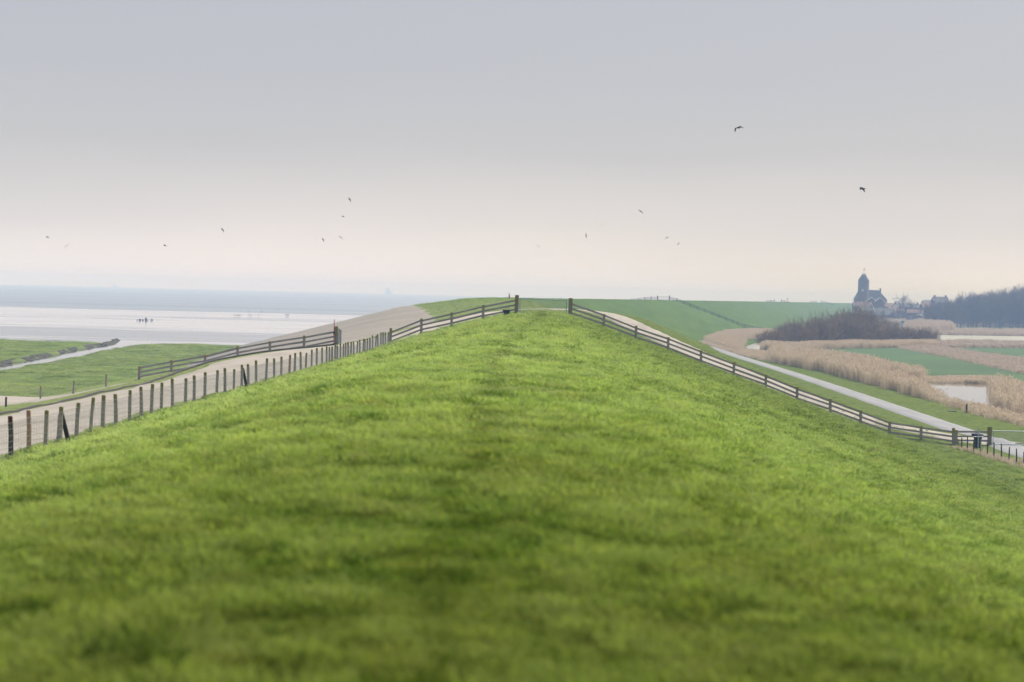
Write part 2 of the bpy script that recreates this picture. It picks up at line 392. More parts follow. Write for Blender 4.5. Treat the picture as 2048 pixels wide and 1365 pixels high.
# ---------------------------------------------------------------- terrain
CY = np.array([-80, 0, 40, 80, 120, 160, 230, 300, 380, 450, 550, 700, 940, 1170, 1450, 1800, 2400, 3200.])
CX = np.array([-0.6, -0.2, -0.4, 0.4, 1.6, 2.5, 3.0, 0.5, -3, 2, 20, 53, 105, 156, 223, 315, 480, 700.])
_yy = np.arange(-80, 3200, 2.0); _cc = np.interp(_yy, CY, CX)
_k = np.hanning(41); _k /= _k.sum()
_cp = np.pad(_cc, 20, mode='reflect', reflect_type='odd'); _cs = np.convolve(_cp, _k, 'valid')
_th = np.gradient(_cs, 2.0)
def cen(y): return np.interp(y, _yy, _cs)
def cosd(y): return 1/np.sqrt(1+np.interp(y, _yy, _th)**2)
SA = np.array([(-90,-12.4),(-56,-12.2),(-50,-11.5),(-43,-9.95),(-37.7,-9.1),(-32.5,-7.83),(-30,-7.3),(-27.2,-6.7),(-24.6,-6.1),(-22,-5.5),(-19.3,-5.0),(-16.6,-4.65),(-12.6,-4.15),(-4,-1.98),(-1.8,-1.55),(0,-1.45),(1.5,-1.52),(2.6,-1.82),(15.3,-6.2),(27.8,-10.65),(33,-11.35),(44,-11.42),(49,-11.6),(70,-11.6)])
SN = SA.copy()
for _u, _z in ((-24.6,-6.35),(-22,-5.95),(-19.3,-5.6),(-16.6,-5.25),(-12.6,-4.68),(-4,-2.05),(-27.2,-6.8)):
    SN[np.argmin(np.abs(SN[:, 0]-_u)), 1] = _z
SB = np.array([(-90,-13),(-53,-12.4),(-48,-10.95),(-18.5,-3.0),(-6.4,-1.17),(-2.5,-0.97),(0,-0.93),(2.5,-0.98),(4,-1.4),(28,-10.2),(34,-11.2),(44,-11.42),(49,-11.6),(70,-11.6)])
def sstep(a, b, x):
    t = np.clip((x-a)/(b-a), 0, 1); return t*t*(3-2*t)
def prof(S, u):
    r = 0
    for o, wt in ((-1.1, .15), (-.55, .2), (0, .3), (.55, .2), (1.1, .15)):
        r = r + wt*np.interp(u+o, S[:, 0], S[:, 1])
    return r
# ramp that climbs the sea side, crosses the crest and drops to the toe road: x, y, z(eye-relative), half width
RAMP = np.array([(-19.3,-30,-5.4,5.5),(-19.2,60,-5.5,5.6),(-18.6,95,-5.5,6.0),(-17.8,125,-5.4,6.3),(-16.6,143,-5.0,5.6),(-12.0,160,-4.45,2.0),(-6.5,184,-3.15,2.1),(-1,206,-2.05,2.1),(4,220,-1.65,1.9),(7.8,226.5,-1.68,1.8),(10.8,223.5,-2.15,1.7),(13,214,-3.1,1.7),(15.8,202.5,-4.45,1.7),(20,190.5,-6.3,1.7),(25.3,180,-8.3,1.8),(31,171.5,-10.2,2.0),(37,167.5,-11.15,2.5),(40.6,163,-11.33,2.8)])
def resample(A, step):
    d = np.r_[0, np.cumsum(np.linalg.norm(np.diff(A[:, :2], axis=0), axis=1))]
    n = max(2, int(d[-1]/step)); s_ = np.linspace(0, d[-1], n+1)
    # Catmull-Rom on chord length
    out_ = []
    for q in s_:
        i = min(max(np.searchsorted(d, q)-1, 0), len(A)-2)
        p0, p1, p2, p3 = A[max(i-1, 0)], A[i], A[i+1], A[min(i+2, len(A)-1)]
        t = (q-d[i])/(d[i+1]-d[i])
        m1 = (p2-p0)/max(d[i+1]-d[max(i-1, 0)], 1e-6)*(d[i+1]-d[i]); m2 = (p3-p1)/max(d[min(i+2, len(A)-1)]-d[i], 1e-6)*(d[i+1]-d[i])
        out_.append((2*t**3-3*t**2+1)*p1+(t**3-2*t**2+t)*m1+(-2*t**3+3*t**2)*p2+(t**3-t**2)*m2)
    return np.array(out_)
RS = resample(RAMP, 1.5)
def wob(x, y):
    return 0.05*np.sin(x*0.9+np.sin(y*0.31)*1.5)*np.sin(y*0.53+1.3) + 0.03*np.sin(x*2.3+y*0.8)*np.sin(y*1.27-x*0.6)
def H0(x, y):
    u = (x-cen(y))*cosd(y)
    n_ = sstep(132, 158, y); a, b = prof(SA, u)*n_+prof(SN, u)*(1-n_), prof(SB, u); f = sstep(215, 350, y)
    return a*(1-f)+b*f
def Hrel(x, y):
    x = np.asarray(x, float); y = np.asarray(y, float); sh = np.broadcast(x, y).shape
    x = np.broadcast_to(x, sh).ravel(); y = np.broadcast_to(y, sh).ravel()
    h = H0(x, y)
    h = h + wob(x, y)*(h > -11.2)
    m = (y > -35) & (y < 250) & (x > -40) & (x < 60)
    idx = np.nonzero(m)[0]
    for ch in np.array_split(idx, max(1, len(idx)//20000)):
        if len(ch) == 0: continue
        dx = x[ch][:, None]-RS[None, :, 0]; dy = y[ch][:, None]-RS[None, :, 1]
        dd = dx*dx+dy*dy; k = dd.argmin(1); dist = np.sqrt(dd[np.arange(len(ch)), k])
        # blend the level of the nearest samples
        wgt = 1/(dd+0.6)**3; zr = (wgt*RS[None, :, 2]).sum(1)/wgt.sum(1)
        e = np.maximum(dist-RS[k, 3]-np.where(x[ch] < 2, .4, 1.5), 0)
        near = sstep(128, 162, y[ch])           # along the berm the road just lies on the slope
        lo, hi = zr-e*0.42, zr+e*0.42
        hh = np.clip(h[ch], lo, hi)
        h[ch] = hh*near + h[ch]*(1-near)
    return h.reshape(sh)
def H(x, y): return Hrel(x, y)+EYE
def Hs(x, y): return float(H(np.array([x]), np.array([y]))[0])
def on_ground(px, py, d0=20, d1=900):
    """where the line of sight through a photo pixel meets the land"""
    r = ray(px, py); r = r/r[1]; d = np.linspace(d0, d1, 6000)
    g = H(r[0]*d, d) - (r[2]*d+EYE); k = np.argmax(g > 0)
    return np.array([r[0]*d[k], d[k], r[2]*d[k]+EYE])
def ups(a, b, s_): return np.arange(a, b, s_)
ys = np.r_[ups(-25, 120, .9), ups(120, 262, .7), ups(262, 460, 2.0), ups(460, 1500, 8), ups(1500, 3200, 50)]
us = np.r_[ups(-64, -50, 2), ups(-50, 46, .7), ups(46, 76, 2)]
YY, UU = np.meshgrid(ys, us, indexing='ij')
XX = cen(YY)+UU/cosd(YY)
o = new_obj('dike', grid_mesh('dike', XX, YY, H(XX, YY), M['grass'])); tag(o, kind='structure')
H_DIKE = o

# sea wall: asphalt revetment on the sea side beyond the fence
yb = np.array([163, 170, 182, 210, 262, 320, 400, 520, 700]); xb = np.array([-15.5, -13.0, -9.5, -8.6, -9.8, -14.2, -21.5, -14, 10])
ye = np.array([163, 175, 200, 260, 330, 380, 700]); ue = np.array([-25, -31, -38, -44, -49, -50, -50.0])
yr = np.r_[ups(163, 460, 1.5), ups(460, 1500, 10)]
tt = np.linspace(0, 1, 46)
rows = []
rr = np.random.RandomState(3)
for y in yr:
    u1 = (np.interp(y, yb, xb)-cen(y))*cosd(y) if y < 420 else -16
    u1 += 0.35*math.sin(y*0.4)+0.25*math.sin(y*1.1)
    u0 = np.interp(y, ye, ue)+0.4*math.sin(y*0.33)
    rows.append(cen(y)+(u0+(u1-u0)*tt)/cosd(y))
XR = np.array(rows); YR = np.repeat(yr[:, None], len(tt), 1)
tag(new_obj('asphalt_revetment', grid_mesh('asphalt_revetment', XR, YR, H(XR, YR)+0.035-0.2*((np.arange(len(tt)) == len(tt)-1) | (np.arange(len(tt)) == 0))[None, :], M['revet'])), kind='structure')

def ribbon(name, A, mat, dz, step=1.5, ncr=7, wig=0.08, useH=False):
    S = resample(A, step) if step else A
    tg = np.gradient(S[:, :2], axis=0); tg /= np.linalg.norm(tg, axis=1)[:, None]
    nrm = np.stack([tg[:, 1], -tg[:, 0]], 1)
    q = np.linspace(-1, 1, ncr)
    sidx = np.arange(len(S))
    jl = 1+wig*(np.sin(sidx*0.7)+0.6*np.sin(sidx*1.9+1))*0.5; jr = 1+wig*(np.sin(sidx*0.8+2)+0.6*np.sin(sidx*1.7))*0.5
    wd = np.where(q[None, :] < 0, jl[:, None], jr[:, None])*S[:, 3][:, None]*q[None, :]
    X = S[:, 0][:, None]+nrm[:, 0][:, None]*wd; Y = S[:, 1][:, None]+nrm[:, 1][:, None]*wd
    Z = H(X, Y)+dz; Z[:, 0] -= dz+.2; Z[:, -1] -= dz+.2
    o = new_obj(name, grid_mesh(name, X, Y, Z, mat)); tag(o, kind='structure'); return o, S, nrm
o, S, nrm = ribbon('ramp_road', RAMP, M['gravel'], 0.06, 1.0, 11)
# kerb on the sea side of the berm road, in laid lengths
mb = MB()
for i in range(0, len(S)-1):
    if not (40 < S[i, 1] < 159 and S[i, 0] < -10): continue
    a = S[i, :2]-nrm[i]*(S[i, 3]+.12); b = S[i+1, :2]-nrm[i+1]*(S[i+1, 3]+.12)
    mb.beam((a[0], a[1], Hs(*a)+.0), (b[0], b[1], Hs(*b)+.0), .16, .24)
tag(mb.build('kerb', M['kerb']), kind='structure')
# track that leaves the berm road for the salt marsh
TR = np.array([(-20,159.5,0,1.2),(-24.5,158,0,2.6),(-28,156.5,0,4.2),(-33,157.5,0,6.0),(-38,163,0,6.6),(-45,166,0,6.8),(-60,167.5,0,6.8),(-90,168,0,6.8)])
TRS = resample(TR, 1.0)
# toe road
ROAD = np.array([(38.0,60,0,1.9),(39.2,120,0,1.9),(40.3,165,0,1.9),(41.4,205,0,1.85),(43.3,280,0,1.8),(45.0,356,0,1.8),(46.2,430,0,1.8),(50,490,0,1.8),(59,560,0,1.8),(73,625,0,1.8),(91,690,0,1.8),(108,760,0,1.8),(125,840,0,1.8),(145,930,0,1.8),(185,1100,0,1.8)])
ribbon('toe_road', ROAD, M['road'], 0.075, 2.0, 7, 0.04)
# salt marsh with creek
MZ = EYE-10.0
yg = np.r_[ups(40, 200, 2.2), ups(200, 350, 1.3), ups(350, 356, .8)]
xg = np.r_[ups(-420, -120, 10), ups(-120, -30, .9)]
Yg, Xg = np.meshgrid(yg, xg, indexing='ij')
CK = np.array([PZ(-140, 772, EYE-10.6)[:2], PZ(-40, 749, EYE-10.6)[:2], PZ(20, 738, EYE-10.6)[:2], PZ(80, 727, EYE-10.6)[:2], PZ(125, 718, EYE-10.6)[:2], PZ(165, 709, EYE-10.6)[:2], PZ(205, 701, EYE-10.6)[:2], PZ(245, 694.5, EYE-10.6)[:2], PZ(262, 690, EYE-10.6)[:2], PZ(268, 685, EYE-10.6)[:2]])
CKS = resample(np.c_[CK, np.zeros((len(CK), 2))], 1.0)[:, :2]
dist = np.full(Xg.shape, 1e9)
for q in CKS[::2]:
    dist = np.minimum(dist, np.hypot(Xg-q[0], Yg-q[1]))
dist += 0.3*np.sin(Xg*0.8+Yg*.3)+0.3*np.sin(Yg*0.45)
edge = 343+4*np.sin(Xg*0.11)+2.0*np.sin(Xg*0.43+1)+np.where(Xg < -66, -3, 2)
Zg = MZ+0.10*np.sin(Xg*.21+Yg*.13)*np.sin(Yg*.17)+0.05*np.sin(Xg*.9)*np.sin(Yg*.7)
cw = np.interp(Yg, [150, 230, 330], [1.2, 1.7, 2.6])
ckx = np.interp(Yg, CKS[:, 1][np.argsort(CKS[:, 1])], CKS[:, 0][np.argsort(CKS[:, 1])])
Zg = Zg+np.where(Xg < ckx, .08, -.08)
Zg = np.where(dist < cw+.9, np.minimum(Zg, MZ-.6+np.clip((dist-cw)/0.9, 0, 1)*1.0), Zg)
Zg = np.minimum(Zg, MZ-2.0+np.clip((edge-Yg)/3.0, 0, 1)*2.1)
tag(new_obj('salt_marsh', grid_mesh('salt_marsh', Xg, Yg, Zg, M['marsh'])), kind='structure')
A = np.c_[CKS, np.zeros(len(CKS)), np.full(len(CKS), 3.2)]
tg = np.gradient(A[:, :2], axis=0); tg /= np.linalg.norm(tg, axis=1)[:, None]
q = np.linspace(-1, 1, 5)[None, :]*A[:, 3][:, None]
X = A[:, 0][:, None]+tg[:, 1][:, None]*q; Y = A[:, 1][:, None]-tg[:, 0][:, None]*q
tag(new_obj('tidal_creek', grid_mesh('tidal_creek', X, Y, np.full(X.shape, EYE-10.32), M['pond'])), kind='structure')
bw = np.interp(CKS[:, 1], [150, 230, 330], [1.2, 1.7, 2.6])+.15*np.sin(np.arange(len(CKS))*.45)
rows = []
for f_, z_ in ((.0, -10.5), (.15, -10.22), (.35, -10.02), (.6, -9.90), (.95, -10.05)):
    jx = .16*np.sin(np.arange(len(CKS))*(.9+f_)+f_*5)
    rows.append(np.stack([CKS[:, 0]-tg[:, 1]*(bw+f_+jx), CKS[:, 1]+tg[:, 0]*(bw+f_+jx), np.full(len(CKS), EYE+z_)+.035*np.sin(np.arange(len(CKS))*1.3+f_*9)+.03*np.sin(np.arange(len(CKS))*.37)], 1))
B_ = np.stack(rows, 0)
tag(new_obj('creek_bank', grid_mesh('creek_bank', B_[..., 0], B_[..., 1], B_[..., 2], M['bank'], False)), kind='structure')
def ground_any(x, y):
    h = H(x, y)
    return np.maximum(h, np.where(x < -30, MZ, -99))
S = TRS; tg = np.gradient(S[:, :2], axis=0); tg /= np.linalg.norm(tg, axis=1)[:, None]
q = np.linspace(-1, 1, 7)[None, :]*S[:, 3][:, None]
X = S[:, 0][:, None]+tg[:, 1][:, None]*q; Y = S[:, 1][:, None]-tg[:, 0][:, None]*q
Zt = np.maximum(H(X, Y), np.where(X < -38, MZ+.1, -99))+0.07; Zt[:, 0] -= .25; Zt[:, -1] -= .25
tag(new_obj('marsh_track', grid_mesh('marsh_track', X, Y, Zt, M['gravel'])), kind='structure')
# mudflat and sea
SEA_R = 6800
tq = np.linspace(0, 1, 60)[:, None]; sq = np.linspace(0, 1, 160)[None, :]**0.6
Xm = -2600+sq*(cen(60+tq*850)-20+2600)
Ym = 60+tq*(905+0.10*(Xm+150)+14*np.sin(Xm*0.013)+6*np.sin(Xm*0.05+1)-60)
Zm = np.full(Xm.shape, EYE-11.44); Zm[-1, :] -= 0.1
tag(new_obj('mudflat', grid_mesh('mudflat', Xm, Ym, Zm, M['mud'])), kind='structure')
mb = MB()
ang = [math.pi*(k/48) + R(0) for k in range(49)]
pts = [(SEA_R*math.cos(a), SEA_R*math.sin(a)) for a in ang]
pts = [p_ for p_ in pts if p_[0] < 0.30*p_[1]+10]
shore_line = [(float(cen(y))-20, float(y)) for y in (-200, 60, 200, 380, 560, 800, 1170, 1800, 2400, 3100)]
mb.poly([(x, y, 0.0) for x, y in shore_line+[(1500, 5200)]+pts+[(-SEA_R, -200)]])
tag(mb.build('sea', M['sea']), kind='structure')
# polder
mb = MB()
pl = [(cen(y)+58, y) for y in (-150, 60, 160, 300, 420, 550, 700, 940, 1170, 1450, 1800, 2400, 3100)]
mb.poly([(x, y, EYE-11.62) for x, y in pl+[(3600, 5200), (4200, -150)]])
tag(mb.build('polder', M['polder']), kind='structure')
PZL = EYE-11.6
def sheet(name, px, mat, dz):
    mb = MB(); mb.poly([tuple(PZ(a, b, PZL+dz)) for a, b in px])
    return tag(mb.build(name, mat), kind='structure')
sheet('green_field', [(1560,697),(1640,694.5),(1790,693.5),(1830,703),(1900,716),(1990,736),(2048,748),(2300,800),(2300,860),(2048,779),(1990,768),(1915,760),(1850,748),(1750,730),(1640,711)], M['field'], .03)
sheet('green_field', [(1880,695),(2048,697),(2300,703),(2300,760),(2048,722),(1990,713),(1930,704)], M['field'], .03)
sheet('rough_strip', [(1790,693.5),(1880,695),(1930,704),(1990,713),(2048,722),(2300,760),(2300,800),(2048,748),(1990,736),(1900,716),(1830,703)], M['soil'], .03)
sheet('stubble_field', [(1868,670.5),(2048,673),(2300,677),(2300,690),(2048,684.5),(1862,683.5)], M['pale'], .03)
sheet('meadow', [(1895,653),(2048,655),(2300,658),(2300,668),(2048,662.5),(1895,660)], M['field2'], .05)
sheet('meadow', [(2000,762),(2048,768),(2300,830),(2300,900),(2048,800),(2030,785)], M['field'], .05)
sheet('tilled_soil', [(1995,757),(2048,764),(2300,820),(2300,835),(2048,778),(2005,765)], M['soil'], .08)
def pond(px):
    return sheet('pond', px, M['pond'], .05)
pond([(1600,722),(1700,742),(1800,764),(1868,766.5),(1925,766),(1985,768),(1996,780),(1992,800),(2010,822),(2048,838),(2200,880),(2200,905),(2048,850),(1975,832),(1915,812),(1880,803),(1790,777),(1690,752),(1595,728)])
pond([(1486,690),(1494,685),(1516,683),(1538,683),(1540,694),(1532,706),(1512,706),(1495,701)])
pond([(1790,651),(1830,650),(1850,654),(1836,662),(1800,664)])

# ---------------------------------------------------------------- scattering (stuff)
def vnoise(x, y, s_, seed):
    g_ = np.random.RandomState(seed).rand(256, 256); x = np.asarray(x)/s_; y = np.asarray(y)/s_
    i, j = np.floor(x).astype(int), np.floor(y).astype(int); a, b = x-i, y-j; a = a*a*(3-2*a); b = b*b*(3-2*b)
    q = lambda m, n_: g_[m % 256, n_ % 256]
    return (q(i, j)*(1-a)+q(i+1, j)*a)*(1-b)+(q(i, j+1)*(1-a)+q(i+1, j+1)*a)*b
def hummock(x, y):
    n_ = .55*vnoise(x, y, .17, 1)+.33*vnoise(x, y, .42, 2)+.12*vnoise(x, y, 1.6, 3)
    f_ = .42*vnoise(x, y, .36, 4)+.36*vnoise(x, y, .9, 5)+.22*vnoise(x, y, 4.5, 6)
    k = sstep(14, 45, y); h_ = n_*(1-k)+f_*k
    return np.clip((h_-.5)*2.9+.5, 0, 1)
def scatter(name, protos, pos, rot, scl, idx, label=None, cat=None, tone=None):
    col = bpy.data.collections.new(name+'_pieces')
    for k, me in enumerate(protos):
        col.objects.link(bpy.data.objects.new('%s_piece_%02d' % (name, k), me))
    n = len(pos)
    me = bpy.data.meshes.new(name); me.vertices.add(n); me.vertices.foreach_set('co', np.asarray(pos, np.float32).ravel())
    a = me.attributes.new('rot', 'FLOAT_VECTOR', 'POINT'); a.data.foreach_set('vector', np.asarray(rot, np.float32).ravel())
    a = me.attributes.new('scl', 'FLOAT_VECTOR', 'POINT'); a.data.foreach_set('vector', np.asarray(scl, np.float32).ravel())
    a = me.attributes.new('idx', 'INT', 'POINT'); a.data.foreach_set('value', np.asarray(idx, np.int32))
    if tone is not None:
        a = me.attributes.new('tone', 'FLOAT', 'POINT'); a.data.foreach_set('value', np.asarray(tone, np.float32))
    me.update()
    o = new_obj(name, me); tag(o, label, cat, None, 'stuff')
    g = bpy.data.node_groups.new(name, 'GeometryNodeTree')
    g.interface.new_socket('Geometry', in_out='INPUT', socket_type='NodeSocketGeometry')
    g.interface.new_socket('Geometry', in_out='OUTPUT', socket_type='NodeSocketGeometry')
    gi, go = g.nodes.new('NodeGroupInput'), g.nodes.new('NodeGroupOutput')
    ci = g.nodes.new('GeometryNodeCollectionInfo'); ci.inputs['Collection'].default_value = col
    ci.inputs['Separate Children'].default_value = True; ci.inputs['Reset Children'].default_value = True
    ip = g.nodes.new('GeometryNodeInstanceOnPoints'); ip.inputs['Pick Instance'].default_value = True
    def na(nm, typ):
        k = g.nodes.new('GeometryNodeInputNamedAttribute'); k.data_type = typ; k.inputs['Name'].default_value = nm; return k.outputs['Attribute']
    L = g.links.new
    L(gi.outputs[0], ip.inputs['Points']); L(ci.outputs[0], ip.inputs['Instance'])
    L(na('idx', 'INT'), ip.inputs['Instance Index']); L(na('rot', 'FLOAT_VECTOR'), ip.inputs['Rotation']); L(na('scl', 'FLOAT_VECTOR'), ip.inputs['Scale'])
    L(ip.outputs[0], go.inputs[0])
    m = o.modifiers.new('scatter', 'NODES'); m.node_group = g
    return o
def tuft(seed, n, spread, h, wd, lean=0.5, mat=None, heads=0.0, nm='tuft'):
    r = random.Random(seed); mb = MB()
    for k in range(n):
        a = r.uniform(0, 6.283); q = spread*math.sqrt(r.random()); x, y = q*math.cos(a), q*math.sin(a)
        b = r.uniform(0, 6.283); hh = h*r.uniform(.55, 1.1); ln = hh*lean*r.uniform(.2, 1.0)
        fx, fy = math.cos(b), math.sin(b); wx, wy = -fy*wd/2, fx*wd/2
        m_ = (x+fx*ln*.35, y+fy*ln*.35, hh*.6); t_ = (x+fx*ln, y+fy*ln, hh)
        i = len(mb.v)
        mb.v += [(x-wx, y-wy, -.02*h), (x+wx, y+wy, -.02*h), (m_[0]+wx*.8, m_[1]+wy*.8, m_[2]), (m_[0]-wx*.8, m_[1]-wy*.8, m_[2]), t_]
        mb.f += [(i, i+1, i+2, i+3), (i+3, i+2, i+4)]
        if heads and r.random() < heads:
            i = len(mb.v); hw = wd*2.2
            mb.v += [(t_[0], t_[1], hh*.9), (t_[0]+fy*hw, t_[1]-fx*hw, hh*1.0), (t_[0]+fx*hw*1.5, t_[1]+fy*hw*1.5, hh*1.11), (t_[0]-fy*hw, t_[1]+fx*hw, hh*1.0)]
            mb.f += [(i, i+1, i+2, i+3)]
    return mb.mesh(nm, mat)

rs = np.random.RandomState(11)
def sample_grass():
    out_ = []
    n = 150000
    # depth by inverse CDF of density * width
    d = np.linspace(4.5, 175, 4000)
    rho = np.where(d < 12, 90.0, 90.0*(12/d)**1.35)
    pdf = rho*(0.62*d+4); cdf = np.cumsum(pdf); tot = cdf[-1]*(d[1]-d[0]); cdf /= cdf[-1]
    n = int(tot*1.15)
    dd = np.interp(rs.rand(n), cdf, d); xx = (rs.rand(n)-.5)*(0.62*dd+4)
    return xx, dd
gx, gy = sample_grass()
u = gx-cen(gy)
keep = (u > -12.9) & (u < 33) & ~((gy > 157) & (np.abs(gx+12) < 6))
gx, gy = gx[keep], gy[keep]
gz = H(gx, gy)
sc_ = (0.75+0.6*rs.rand(len(gx)))*np.clip(1+(gy-12)/45, 1, 3.2)
cl = 0.5+0.5*np.sin(gx*2.1+np.sin(gy*1.3)*2)*np.sin(gy*1.7+np.sin(gx*.9)*2)
vs = np.clip(0.55+0.75*cl*rs.rand(len(gx))+.15, .5, 1.5)*np.interp(gy, [8, 20, 40, 170], [.85, .66, .50, .36])
rot = np.stack([rs.normal(0, .12, len(gx)), rs.normal(0, .12, len(gx)), rs.rand(len(gx))*6.283], 1)
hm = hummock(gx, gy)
trx = np.interp(gy, [0, 45, 160], [-.3, -.3, 2.4])+.16*np.sin(gy*.42)+.10*np.sin(gy*1.1+1)
trk = np.exp(-((gx-trx)/np.interp(gy, [8, 60, 160], [.12, .19, .32]))**2)*(.6+.6*vnoise(gx, gy, 1.5, 9))
gz = gz+np.interp(gy, [6, 30, 90], [.10, .08, .07])*(hm-.5)-.04*trk
tone_ = np.clip(hm+rs.normal(0, .10, len(gx))-.95*trk, 0, 1)  # hollows darker, tops paler: hummock shading put into the colour, plus the trodden track
vs = vs*(1-.35*np.clip(trk, 0, 1))
scl = np.stack([sc_, sc_, sc_*vs], 1)
lush_ = 0.5+0.5*np.sin(gx*1.9+2*np.sin(gy*.7+gx*.3))*np.sin(gy*1.15+1.7*np.sin(gx*1.3))
rr_ = rs.rand(len(gx)); gi_ = rs.randint(0, 6, len(gx))
gi_ = np.where((lush_ > .93) & (rr_ < .7), rs.randint(6, 8, len(gx)), gi_)
gi_ = np.where((lush_ < .30) & (rr_ > .72), rs.randint(8, 10, len(gx)), gi_)
protos = [tuft(100+k, 30, .15, 0.046+.006*k, .0065, 1.9, M['blade'], nm='grass_tuft') for k in range(6)]
protos += [tuft(110+k, 44, .13, .075, .007, 1.3, M['lush'], nm='lush_clump') for k in range(2)] + [tuft(115+k, 26, .13, .055, .006, 2.0, M['straw'], nm='straw_tuft') for k in range(2)]
scatter('dike_grass', protos, np.stack([gx, gy, gz], 1), rot, scl, gi_, 'short mottled green pasture grass covering the dike crest and slopes', 'grass', tone_)
print('grass tufts', len(gx))

n = 26000
fy = 160+rs.rand(n)**1.3*300; fx_ = (rs.rand(n)-.5)*0.62*fy
uu = fx_-cen(fy); dr = np.full(n, 9e9)
for q_ in (RS,): 
    for k_ in range(0, n, 4000):
        sl_ = slice(k_, k_+4000); dr[sl_] = np.sqrt(((fx_[sl_, None]-q_[None, :, 0])**2+(fy[sl_, None]-q_[None, :, 1])**2)).min(1)
rd_ = np.abs(fx_-np.interp(fy, ROAD[:, 1], ROAD[:, 0]))
ok_ = (uu > np.interp(fy, yb, xb)-cen(fy)+1) & (uu < 47) & (dr > 3.3) & (rd_ > 2.6) & ~((fx_ < -7) & (fy < 182))
fx_, fy = fx_[ok_], fy[ok_]; n = len(fx_)
fs = (1.6+1.4*rs.rand(n))*np.clip(fy/220, .8, 1.8)
scatter('verge_grass', protos, np.stack([fx_, fy, H(fx_, fy)], 1), np.stack([rs.normal(0, .1, n), rs.normal(0, .1, n), rs.rand(n)*6.283], 1), np.stack([fs, fs, fs*.45], 1), rs.randint(0, 6, n), 'short grass on the ramp shoulder and road verges beyond the rail fence', 'grass', np.clip(.15+.75*vnoise(fx_, fy, 1.2, 21)+rs.normal(0, .12, n), 0, 1))
n = 26000
mx = -118+rs.rand(n)*86; my = 150+rs.rand(n)*192
mdist = np.full(n, 9e9)
for q_ in CKS[::3]: mdist = np.minimum(mdist, np.hypot(mx-q_[0], my-q_[1]))
mdk = H(mx, my); tdk = np.abs(my-np.interp(mx, TR[::-1, 0], TR[::-1, 1]))
ok_ = (mdist > np.interp(my, [150, 230, 330], [2.0, 2.5, 3.5])) & (mdk < MZ+.05) & ((tdk > 8) | (my > 200)) & (mx > -0.30*my-6) & (my < 338)
mx, my = mx[ok_], my[ok_]; n = len(mx)
mz = MZ+0.10*np.sin(mx*.21+my*.13)*np.sin(my*.17)+0.05*np.sin(mx*.9)*np.sin(my*.7)+np.where(mx < np.interp(my, CKS[:, 1][np.argsort(CKS[:, 1])], CKS[:, 0][np.argsort(CKS[:, 1])]), .08, -.08)
fs = 2.6+2.2*rs.rand(n)
scatter('marsh_grass', protos, np.stack([mx, my, mz], 1), np.stack([rs.normal(0, .1, n), rs.normal(0, .1, n), rs.rand(n)*6.283], 1), np.stack([fs, fs, fs*.35], 1), rs.randint(0, 6, n), 'low salt marsh turf on both sides of the tidal creek', 'grass', np.clip(.05+.8*vnoise(mx, my, 3.0, 31)+rs.normal(0, .12, n), 0, 1))
def in_poly(x, y, poly):
    ins = np.zeros(len(x), bool); j = len(poly)-1
    for i in range(len(poly)):
        xi, yi = poly[i]; xj, yj = poly[j]
        cnd = ((yi > y) != (yj > y)) & (x < (xj-xi)*(y-yi)/(yj-yi+1e-12)+xi)
        ins ^= cnd; j = i
    return ins
def fill(px, dens, z=PZL, edge=0.0):
    poly = [PZ(a, b, z)[:2] for a, b in px]
    A = np.array(poly); lo, hi = A.min(0), A.max(0); n = int((hi-lo).prod()*dens)
    n = min(n, 400000)
    x = lo[0]+rs.rand(n)*(hi[0]-lo[0]); y = lo[1]+rs.rand(n)*(hi[1]-lo[1])
    jx, jy = x+rs.normal(0, edge, n), y+rs.normal(0, edge, n)
    k = in_poly(jx, jy, poly); return x[k], y[k]
def reed_bed(name, polys, dens, hmin, hmax, mat, protos, label, z=PZL):
    X, Y, Hh = [], [], []
    for item in polys:
        px = item[0] if isinstance(item[0], list) else item
        k = item[1] if isinstance(item[0], list) else 1.0
        x, y = fill(px, dens, z, 0.5); X.append(x); Y.append(y); Hh.append(np.full(len(x), k))
    x, y, hk = np.concatenate(X), np.concatenate(Y), np.concatenate(Hh)
    n = len(x)
    hv = hmin+(hmax-hmin)*(0.5+0.5*np.sin(x*.35+np.sin(y*.21)*2)*np.sin(y*.27))*(.7+.6*rs.rand(n))
    hv = hv*hk
    sw = 0.9+.5*rs.rand(n)
    rot = np.stack([rs.normal(.02, .06, n), rs.normal(.04, .06, n), rs.rand(n)*6.283], 1)
    zz = np.full(n, z)
    print(name, n)
    return scatter(name, protos, np.stack([x, y, zz], 1), rot, np.stack([sw, sw, hv], 1), rs.randint(0, len(protos), n), label, 'reeds')
reedp = [tuft(300+k, 34, .42, 1.0, .020, .22, M['reed'], .55, nm='reed_clump') for k in range(5)]
FL = [(1405,688),(1450,703),(1500,715.5),(1560,727.5),(1545,713),(1530,707),(1480,704),(1440,691),(1420,684)]
FR = [(1545,724.5),(1567,729),(1650,744),(1714,761.5),(1808,785.6),(1842,797),(1838,781),(1800,770),(1700,746),(1600,723),(1548,713)]
FT = [(1842,797),(1861,803),(1872,805),(1862,791),(1838,781)]
FU = [(1872,805),(1901,811),(1886,802),(1862,791)]
BK = [(1525,702),(1600,717),(1640,727),(1700,737),(1750,748),(1835,761),(1845,755),(1800,748),(1700,729),(1600,711),(1530,698)]
BL = [(1835,761),(1850,764),(1870,767),(1925,766.5),(1985,768.5),(1988,757),(1900,757),(1862,758),(1845,755)]
LF = [(1415,684),(1450,670),(1530,666),(1560,668),(1550,676),(1530,679),(1490,681),(1480,690),(1480,706),(1440,696)]
BF = [(1530,704),(1600,703),(1640,699),(1740,697),(1870,695),(1870,690),(1740,691),(1640,693),(1545,700)]
